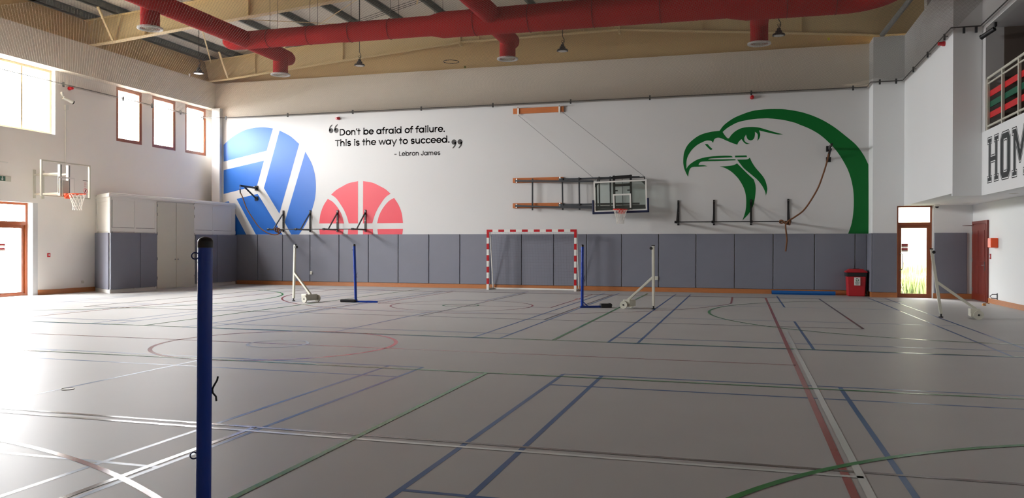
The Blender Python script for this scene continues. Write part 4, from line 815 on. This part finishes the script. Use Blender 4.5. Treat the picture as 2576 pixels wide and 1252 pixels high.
# ---------------------------------------------------------------- badminton posts
def blue_post(x, y, rz, lab, kind, lean=(0, 0), big=False):
    root = thing('badminton_post', (0, 0, 0), lab, 'net post', 'blue badminton posts')
    tx, ty = lean
    k = .040 if big else .036
    MB().cyl((0, 0, .03), (tx, ty, 1.525), k, 28, k*.97 if big else k).build('post', M_PBLUE, root, smooth=True)
    MB().lathe((tx, ty, 1.5), [(k*1.02, 0), (k*1.03, .03), (k*.99, .04), (k*.72, .052), (k*.3, .058), (.001, .06)], 28).build('end_cap', M_BLACK, root, smooth=True)
    if kind == 0:
        MB().box(-.42, .02, -.09, .09, 0, .075).build('weight', M_BLACK, root, bevel=.02)
        MB().box(0, .62, -.03, .03, 0, .045).build('foot_bar', M_PBLUE, root, bevel=.006)
    else:
        MB().box(-.05, .55, -.03, .03, 0.0, .05).build('foot_bar', M_PBLUE, root, bevel=.006)
        MB().box(.46, .74, -.08, .08, 0, .10).cyl((.70, -.07, .06), (.70, .07, .06), .05, 16).build('weight', M_BLACK, root, bevel=.015)
        MB().beam((.0, 0, .17), (.14, 0, .04), .02, .02).build('gusset', M_PBLUE, root)
    return root
def fittings(root, s, m, k=.04, lean=(0, 0)):
    f = lambda z: (lean[0]*z/1.53, lean[1]*z/1.53)
    for z in (1.455, .37) if s else (1.40,):
        a, b = f(z)
        MB().ring((a-k-.012, b, z), (0, 1, 0), .018, .0038, 24, 8).build('eye_ring', m, root, smooth=True)
    a, b = f(.72)
    MB().tube([(a+k+.030, b, .795), (a+k+.026, b, .775), (a+k+.008, b, .742), (a+k+.001, b, .725), (a+k+.004, b, .705), (a+k+.020, b, .685), (a+k+.022, b, .66)], .0052, 8).build('cleat', M_BLACK, root, smooth=True)
p = blue_post(0, 0, 0, 'large blue badminton post in the left foreground, close to the camera', 0, (.0075, .006), True)
fittings(p, True, mat('eye_ring_blue', (20, 30, 90), .4), .040, (.0075, .006)); p.location = (-2.822, 3.74, 0); p.rotation_euler = (0, 0, .55)
p = blue_post(0, 0, 0, 'blue badminton post standing left of the goal, its weight on the left side', 0, (-.05, 0))
fittings(p, False, M_BLACK, .036, (-.05, 0)); p.location = (-9.95, 19.5, 0); p.rotation_euler = (0, 0, .05)
p = blue_post(0, 0, 0, 'blue badminton post standing right of the goal, with a long foot and end weight', 1, (.005, 0))
fittings(p, False, M_BLACK, .036, (.005, 0)); p.location = (-3.80, 19.5, 0); p.rotation_euler = (0, 0, .42)

def white_post(loc, rz, lean, lab, side=1, stub=True, h=1.53):
    root = thing('wheeled_net_post', (0, 0, 0), lab, 'net post', 'white wheeled net posts')
    tx, ty = lean
    MB().beam((0, 0, .08), (tx, ty, h), .062, .052, upv=(0, 1, 0)).build('post', M_OFFW, root, bevel=.008)
    MB().beam((tx-.0, ty, h-.0), (tx, ty, h+.02), .067, .057, upv=(0, 1, 0)).cyl((tx+.045*side, ty-.035, h-.06), (tx+.045*side, ty+.035, h-.06), .035, 14).build('top_cap', M_BLACK, root)
    MB().cyl((0, 0, 0), (0, 0, .1), .018, 12).cyl((0, 0, 0), (0, 0, .025), .045, 14).build('foot', M_BLACK, root)
    q = lambda z: Vector((tx*z/h, ty*z/h, z))
    MB().beam(q(.78), (.66*side, 0, .20), .055, .055).build('brace', M_OFFW, root, bevel=.006)
    MB().box(.62*side-.09, .62*side+.09, -.20, .20, .05, .21).box(.62*side-.095, .62*side+.095, -.205, -.13, .12, .225).build('counterweight', M_OFFW, root, bevel=.012)
    for s in (-1, 1):
        wv = MB().lathe((.68*side, s*.23, .095), [(.001, -.02), (.07, -.02), (.095, -.022), (.097, 0), (.095, .022), (.07, .02), (.001, .02)], 24, axis='Y').build('wheel', M_OFFW, root, smooth=True)
        MB().cyl((.68*side, s*.23-.026, .095), (.68*side, s*.23+.026, .095), .02, 12).build('hub', M_BLACK, wv)
    mb = MB().box(tx*.86-.038*1, tx*.86-.036, -.015, .015, 1.26, 1.36) if stub else MB().box(-.04, -.038, -.015, .015, 1.2, 1.36)
    mb.build('height_scale', M_DGREY, root)
    root.location = loc; root.rotation_euler = (0, 0, rz); return root
white_post((-11.74, 19.35, 0), -.3, (.05, 0), 'white wheeled net post on the left, near the wall below the blue volleyball')
white_post((-2.06, 19.55, 0), -.25, (-.015, 0), 'white wheeled net post right of the goal, its wheels towards the goal', side=-1)
white_post((4.12, 19.2, 0), -.12, (-.19, 0), 'leaning white wheeled net post in front of the right glass door', stub=True, h=1.47)

# ---------------------------------------------------------------- pull-up bars on wall brackets
def pullup(xs, zarm, ztop, zlow, lab, sw):
    root = thing('pull_up_bar', (sum(xs)/4, 27.2, zlow), lab, 'exercise bar')
    for x, tip in zip(xs, sw):
        MB().box(x-.03, x+.03, 27.16, 27.198, zlow, ztop).build('wall_plate', M_BLACK, root)
        b = MB().beam((x, 27.17, zarm), (x+tip, 26.13, zarm), .05, .06).beam((x, 27.16, ztop-.12), (x+tip*.62, 26.52, zarm+.03), .035, .035)
        b.cyl((x+tip-.04, 26.16, zarm), (x+tip+.04, 26.16, zarm), .04, 12)
        b.build('bracket_arm', M_BLACK, root)
        mb = MB()
        for z in (zlow+.05, ztop-.05, (zlow+ztop)/2): mb.cyl((x, 27.15, z), (x, 27.17, z), .012, 8)
        mb.build('bolt', M_CHROME, root)
    MB().cyl((xs[0]+sw[0]-.03, 26.16, zarm), (xs[-1]+sw[-1]+.03, 26.16, zarm), .017, 12).build('bar', M_BLACK, root, smooth=True)
pullup((-16.94, -15.79, -14.64, -13.49), 2.11, 2.85, 2.03, 'black pull-up bar on four wall brackets below the two ball murals', (0, 0, 0, 0))
pullup((-2.06, -.91, .255, 1.40), 2.30, 3.05, 2.22, 'black pull-up bar on four wall brackets below the eagle head', (0, 0, 0, 0))

# climbing ropes
def rope_bracket(x, zt_, zb_, tip, lab):
    root = thing('rope_bracket', (x, 27.2, zb_), lab, 'bracket')
    MB().box(x-.07, x+.07, 27.17, 27.198, zt_-.09, zt_+.09).box(x-.07, x+.07, 27.17, 27.198, zb_-.08, zb_+.08).build('wall_plate', M_BLACK, root)
    MB().beam((x, 27.17, zt_), (tip[0], tip[1], zt_+.02), .05, .07).build('top_arm', M_BLACK, root)
    MB().beam((x, 27.17, zb_), (x+(tip[0]-x)*.72, 27.2+(tip[1]-27.2)*.72, zt_-.02), .045, .045).build('brace_arm', M_BLACK, root)
    MB().ring((tip[0], tip[1], zt_-.08), (1, 0, 0), .04, .008, 16, 6).build('hook', M_CHROME, root)
def rope(pts, lab, knots, r=.021):
    root = thing('climbing_rope', pts[0], lab, 'rope')
    P = [Vector(p) for p in pts]; e = [2*P[0]-P[1]]+P+[2*P[-1]-P[-2]]; out = []
    for i in range(1, len(e)-2):
        for t in [k/6 for k in range(6)]:
            a, b, c, d = e[i-1:i+3]
            out.append(.5*((2*b)+(-a+c)*t+(2*a-5*b+4*c-d)*t*t+(-a+3*b-3*c+d)*t**3))
    out.append(P[-1])
    MB().tube(out, r, 8).build('rope', M_ROPE, root, smooth=True)
    mb = MB()
    for c, R_, n in knots: mb.ring(c, n, R_, r*1.05, 20, 8)
    mb.build('knot', M_ROPE, root, smooth=True)
    MB().cyl(P[0], P[0]+(P[1]-P[0]).normalized()*.16, r*1.15, 10).build('rope_sleeve', M_BLACK, root)
TL = (-18.13, 26.13)
rope_bracket(-18.13, 3.73, 3.33, TL, 'black rope bracket on the blue volleyball mural')
rope_bracket(2.60, 4.62, 4.28, (2.60, 26.2), 'black rope bracket on the green eagle mural')
rope([(-18.13, 26.13, 3.62), (-18.12, 26.13, 3.5), (-18.018, 26.13, 3.31), (-17.835, 26.13, 2.879), (-17.575, 26.13, 2.516), (-17.317, 26.14, 2.2), (-17.009, 26.15, 1.997), (-16.72, 26.18, 1.915), (-16.5, 26.2, 1.955), (-16.42, 26.25, 2.10)],
     'brown climbing rope slung from its bracket to the pull-up bar below the blue volleyball', [((-16.55, 26.18, 2.08), .08, (1, .3, 0)), ((-16.60, 26.18, 2.09), .075, (1, -.4, .2)), ((-16.50, 26.18, 2.06), .085, (.8, .5, -.2))])
rope([(2.585, 26.2, 4.5), (2.515, 26.2, 4.375), (2.459, 26.2, 4.098), (2.347, 26.2, 3.712), (2.178, 26.2, 3.253), (1.836, 26.18, 2.685), (1.549, 26.12, 2.443), (1.375, 26.09, 2.33), (1.29, 26.1, 2.236), (1.27, 26.1, 2.137), (1.308, 26.1, 1.769), (1.297, 26.1, 1.584), (1.274, 26.1, 1.375)],
     'brown climbing rope on the right, slung over the pull-up bar with its tail hanging down', [((1.38, 26.16, 2.27), .07, (1, .2, 0)), ((1.26, 26.16, 2.26), .06, (.6, .2, .9)), ((1.15, 26.16, 2.29), .055, (.3, 1, .9))], .024)

# ---------------------------------------------------------------- basketball hoops
def hoop_parts(root, c, ax, m_rim, R=.225, plate=None):
    """c: ring centre, ax: unit vector from ring centre to the board"""
    c, ax = Vector(c), Vector(ax); sd = ax.cross(Vector((0, 0, 1)))
    mb = MB().ring(c, (0, 0, 1), R, .014, 40, 8)
    for s in (-1, 1): mb.beam(c+ax*R*.86+sd*s*R*.5, c+ax*(R+.15)+sd*s*.06, .016, .016).beam(c+ax*R*.6+sd*s*R*.78, c+ax*(R+.14)+sd*s*.09-Vector((0, 0, .1)), .014, .014)
    e = c+ax*(R+.07)
    mb.beam(e-ax*.09, c+ax*(R+.15), .13, .02)
    rim = mb.build('rim', m_rim, root, smooth=True)
    mb = MB(); p = c+ax*(R+.15)
    P = [p+sd*a+Vector((0, 0, b)) for a, b in ((-.09, -.13), (.09, -.13), (.12, .02), (-.12, .02))]; P = [q-ax*(.10 if i > 1 else .03) for i, q in enumerate(P)]+[q+ax*.012 for q in P]
    mb.add(P, [(0, 1, 2, 3), (7, 6, 5, 4), (0, 4, 5, 1), (1, 5, 6, 2), (2, 6, 7, 3), (3, 7, 4, 0)])
    mb.build('rim_plate', m_rim, root)
    mb = MB(); n = 12; L = [(0, .99), (-.10, .86), (-.21, .70), (-.31, .58), (-.40, .54), (-.47, .56)]
    pt = lambda i, k: c+Vector((cos(2*pi*(i+.5*(k % 2))/n)*R*L[k][1], sin(2*pi*(i+.5*(k % 2))/n)*R*L[k][1], L[k][0]))
    for k in range(len(L)-1):
        for i in range(n):
            mb.cyl(pt(i, k), pt(i, k+1), .006, 5, caps=False); mb.cyl(pt(i, k), pt(i-1 if k % 2 == 0 else i+1, k+1), .006, 5, caps=False)
    mb.build('hoop_net', M_NETW, root)
# folding hoop on the back wall: built square, then rolled a little as in the photo
bx, by, bz, W2, H2 = -3.915, 26.60, 3.185, .885, .515
rl = radians(-1.6)
def T(u, v, y): return (bx+u*cos(rl)+v*sin(rl), y, bz-u*sin(rl)+v*cos(rl))
def rb(mb, u0, u1, v0, v1, y0, y1, m=0):
    P = [T(u, v, y) for y in (y0, y1) for u, v in ((u0, v0), (u1, v0), (u1, v1), (u0, v1))]
    return mb.add(P, [(0, 1, 2, 3), (7, 6, 5, 4), (0, 4, 5, 1), (1, 5, 6, 2), (2, 6, 7, 3), (3, 7, 4, 0)], m)
root = thing('basketball_hoop', (-5.6, 27.2, 2.6), 'folding basketball hoop on pine boards and grey tubes on the back wall', 'basketball hoop')
for z0 in (3.735, 2.845): MB().box(-7.77, -5.97, 27.12, 27.198, z0, z0+.17).build('mounting_board', M_PINE, root)
mb = MB()
for z, dz in ((3.80, -.09), (2.92, -.11)):
    mb.beam((-7.66, 27.08, z), (-4.86, 26.86, z+dz), .06, .06); mb.beam((-6.08, 27.08, z+.02), (-3.3, 26.80, z+.03+dz*.1), .06, .06)
mb.beam((-4.9, 26.83, 2.83), (-3.1, 26.74, 2.86), .05, .07).beam((-4.9, 26.86, 2.86), (-6.0, 26.95, 2.88), .05, .06)
mb.build('support_arm', M_DGREY, root)
for x, y in ((-7.03, 27.03), (-5.97, 27.02), (-5.37, 26.95), (-4.66, 26.84), (-4.28, 26.80)):
    MB().beam((x, y, 3.86), (x+.02 if x > -6.5 else x, y, 2.76), .045, .045).build('cross_tube', M_DGREY, root)
mb = MB()
for x, z in ((-7.62, 3.80), (-7.62, 2.92), (-6.06, 3.83), (-6.06, 2.94)):
    mb.box(x-.05, x+.05, 27.06, 27.12, z-.045, z+.045).cyl((x, 27.07, z-.07), (x, 27.07, z+.07), .016, 8)
mb.build('pivot_bracket', M_CHROME, root)
mb = MB()
for u in (-.21, .35-.0): rb(mb, u-.035, u+.035, -.5, .70, by+.10, by+.15)
rb(mb, -.25, .39, .58, .69, by+.09, by+.16); rb(mb, -.21, .35, .33, .42, by+.10, by+.15); rb(mb, -.16, .33, -.52, -.43, by+.04, by+.12)
for u in (-.13, .27): rb(mb, u-.04, u+.04, .17, .21, by+.08, by+.11)
rb(mb, .06, .075, -.45, .6, by+.12, by+.135)
mb.build('height_adjuster', M_BLACK, root)
mb = MB()
for a in ((-.74, -.25, .58, .61), (.39, .82, .58, .61), (-.77, -.74, .5, .61), (.80, .83, .5, .61), (-.80, .86, .49, .525), (-.82, -.78, -.46, .45), (.83, .87, -.46, .45), (-.85, .87, -.44, -.38)): rb(mb, *a, by+.04, by+.08)
for (a, b) in (((-.86, .46), (-.70, .46)), ((.70, .46), (.86, .46))):
    P = [T(a[0], a[1], by+.035), T(b[0], b[1], by+.035), T(-.86 if a[0] < 0 else .86, .30, by+.035)]
    mb.add(P, [(0, 1, 2)])
mb.build('rear_frame', M_DGREY, root)
bd = rb(MB(), -W2, W2, -H2, H2, by, by+.012).build('backboard', M_BGLASS, root)
mb = MB(); t = .05
for a in ((-W2, W2, -H2, -H2+t), (-W2, W2, H2-t, H2), (-W2, -W2+t, -H2+t, H2-t), (W2-t, W2, -H2+t, H2-t)): rb(mb, *a, by-.003, by+.014)
for a in ((-.24, .36, .02, .07), (-.24, -.19, -.40, .02), (.31, .36, -.40, .02)): rb(mb, *a, by-.003, by+.003)
mb.build('board_marking', M_WHITE, bd)
mb = MB()
rb(mb, -W2-.05, W2+.05, -H2-.06, -H2+.015, by-.03, by+.04); rb(mb, -W2-.06, -W2+.005, -H2-.06, -.10, by-.03, by+.04); rb(mb, W2-.005, W2+.06, -H2-.06, -.10, by-.03, by+.04)
mb.build('edge_padding', M_NAVY, root, bevel=.02)
hoop_parts(root, (-3.85, by-.385, 2.72), (0, 1, 0), M_RIM)
# support board and chains above
r2o = thing('chain_mount', (-6.87, 27.2, 6.14), 'short orange pine board high on the wall holding the two chains of the folding hoop', 'board')
MB().box(-7.77, -5.96, 27.13, 27.198, 6.155, 6.345).build('mounting_board', M_PINE, r2o)
for x in (-7.58, -6.10):
    MB().box(x-.03, x+.03, 27.09, 27.13, 6.10, 6.37).box(x-.02, x+.02, 26.9, 27.1, 6.33, 6.36).build('strap', M_WHITE, r2o)
def chain(p, q, lab):
    mb = MB(); p, q = Vector(p), Vector(q); L = (q-p).length; n = int(L/.06); d = (q-p).normalized()
    for i in range(n):
        c = p+(q-p)*(i+.5)/n; nn = d.orthogonal() if i % 2 else d.cross(d.orthogonal())
        a = nn.normalized(); b = d.cross(a)
        mb.tube([c+d*.036*cos(t)+b*.011*sin(t) for t in [2*pi*k/6 for k in range(6)]], .0035, 4, closed=True)
    o = tag(mb.build('chain', M_DGREY, at=p), lab, 'chain', 'hoop chains'); return o
chain((-7.55, 27.05, 6.08), (-4.74, 26.68, 3.74), 'thin steel chain slanting down to the left corner of the folding hoop')
chain((-6.04, 27.05, 6.18), (-3.10, 26.68, 3.80), 'thin steel chain slanting down to the right corner of the folding hoop')
# fixed hoop on the left wall
bx2, y0, y1, z0, z1 = -19.10, 18.17, 19.95, 2.90, 3.93
root = thing('basketball_hoop', (-20.3, 19.06, 2.9), 'clear basketball hoop with a white frame on the left wall above the glass door', 'basketball hoop')
bd = MB().box(bx2-.012, bx2, y0+.02, y1-.02, z0+.02, z1-.02).build('backboard', M_GLASS, root)
mb = MB(); frame_x(mb, bx2-.05, bx2+.01, y0, y1, z0, z1, .035); mb.build('board_frame', M_OFFW, root)
mb = MB(); yc = 19.06; t = .035
for a in ((yc-.3, yc+.3, 3.46, 3.50), (yc-.3, yc-.3+t, 3.02, 3.46), (yc+.3-t, yc+.3, 3.02, 3.46)): mb.box(bx2+.001, bx2+.003, a[0], a[1], a[2], a[3])
mb.build('board_marking', M_WHITE, bd)
for y in (yc-.15, yc+.15): MB().box(-19.24, -19.16, y-.03, y+.03, 2.93, 3.86).box(-19.165, -19.155, y+.012, y+.03, 2.93, 3.86, 1).build('upright', [M_WHITE, M_BLACK], root)
mb = MB()
for z in (3.60, 3.02):
    for y in (-.15, .15): mb.beam((-20.33, 19.25+y, z), (-19.2, yc+y, z), .05, .05)
mb.box(-20.35, -20.3, 19.07, 19.13, 2.9, 3.75).box(-20.35, -20.3, 19.37, 19.43, 2.9, 3.75)
mb.build('support_arm', M_OFFW, root)
MB().box(bx2-.05, bx2-.02, yc-.11, yc+.11, 2.93, 3.40).build('rim_backing', M_OFFW, root)
hoop_parts(root, (bx2+.39, yc, 3.0), (-1, 0, 0), M_RIMO)
mb = MB().box(bx2+.002, bx2+.004, 19.66, 19.86, 3.44, 3.455)
for k in range(5): mb.box(bx2+.002, bx2+.004, 19.71, 19.80, 3.40-.035*k, 3.408-.035*k, 1)
mb.ring((bx2+.005, 19.76, 3.14), (1, 0, 0), .07, .007, 24, 6, 1).beam((bx2+.005, 19.71, 3.09), (bx2+.005, 19.81, 3.19), .01, .01, 1).box(bx2+.002, bx2+.006, 19.745, 19.775, 3.10, 3.18)
mb.build('warning_sticker', [M_BLACK, M_REDP], root)

# ---------------------------------------------------------------- bin and rolled mat
bx, by = 3.37, 26.84
root = thing('waste_bin', (bx, by, 0), 'red plastic waste bin with a black liner and a recycling label, beside the pier', 'bin')
def tap(mb, z0, z1, w0, w1, d0, d1, m=0):
    P = [(bx+a*w, by+b*d, z) for z, w, d in ((z0, w0, d0), (z1, w1, d1)) for a, b in ((-1, -1), (1, -1), (1, 1), (-1, 1))]
    return mb.add(P, [(3, 2, 1, 0), (4, 5, 6, 7), (0, 1, 5, 4), (1, 2, 6, 5), (2, 3, 7, 6), (3, 0, 4, 7)], m)
tap(MB(), 0, .66, .245, .275, .20, .23).build('bin_body', M_BIN, root, bevel=.03)
mb = tap(MB(), .60, .74, .295, .30, .245, .25); mb.build('bin_liner', mat('bin_bag', (30, 26, 26), .35), root, bevel=.03)
mb = tap(MB(), .73, .76, .31, .31, .26, .26); tap(mb, .76, .84, .31, .19, .26, .15); mb.build('lid', M_BIN, root, bevel=.025)
MB().box(bx-.09, bx+.09, by-.12, by+.02, .835, .855).build('lid_handle', M_BLACK, root, bevel=.008)
mb = MB().box(bx+.285, bx+.33, by-.05, by+.2, .1, .78).box(bx+.2, bx+.34, by+.02, by+.24, 0, .09); mb.build('pedal_column', M_BLACK, root, bevel=.01)
lab = MB().box(bx-.075, bx+.10, by-.25, by-.243, .34, .585).build('label_plate', M_WHITE, root)
to = lambda u, v, d: (bx+.012+u, by-.251-d, .51+v)
mb = MB()
for k in range(3):
    a = radians(90+120*k); R_ = .043
    for s0, s1 in ((-38, 22),):
        pl = [(cos(a+radians(t))*R_*rr, sin(a+radians(t))*R_*rr) for rr, t in ((.68, s0), (.68, s1), (.5, s1), (.9, s1+38), (1.35, s1), (1.15, s1), (1.15, s0))]
        mb.prism(pl, to, 0, .002)
mb.build('recycling_symbol', mat('recycle_green', (16, 96, 62), .5), lab)
for txt, z, sz in (('GENERAL', .428, .034), ('WASTE', .394, .034), ('ONLY', .36, .034)):
    cu = bpy.data.curves.new('t', 'FONT'); cu.body = txt; cu.size = sz; cu.align_x = 'CENTER'; cu.extrude = .0008
    to_ = bpy.data.objects.new('t', cu); COL.objects.link(to_)
    bpy.context.view_layer.update()
    me = bpy.data.meshes.new_from_object(to_.evaluated_get(bpy.context.evaluated_depsgraph_get()))
    bpy.data.objects.remove(to_)
    me.transform(Matrix.Translation((.012, -.253, z)) @ Matrix.Rotation(radians(90), 4, 'X'))
    me.materials.clear(); me.materials.append(M_TEXT)
    o = bpy.data.objects.new('label_text', me); COL.objects.link(o); o.parent = lab
# rolled mat lying along the wall
mb = MB(); n = 30; x0, x1 = .90, 2.80
pts = [(27.0+(.06-.0012*i)*cos(.55*i), .062+(.06-.0012*i)*sin(.55*i)) for i in range(n+10)]
mb2 = MB().cyl((x0, 27.0, .064), (x1, 27.0, .064), .06, 28)
mb2.box(x0, x1, 26.92, 27.02, .004, .016)
root = tag(mb2.build('rolled_mat', M_MAT, at=(x0, 27.0, 0), smooth=True), 'rolled blue exercise mat lying on the floor along the back wall', 'mat')
mb = MB()
for i in range(len(pts)-1):
    a, b = pts[i], pts[i+1]
    mb.beam((x0-.002, a[0], a[1]), (x0-.002, b[0], b[1]), .006, .006, upv=(1, 0, 0))
mb.build('mat_spiral', M_NAVY, root)
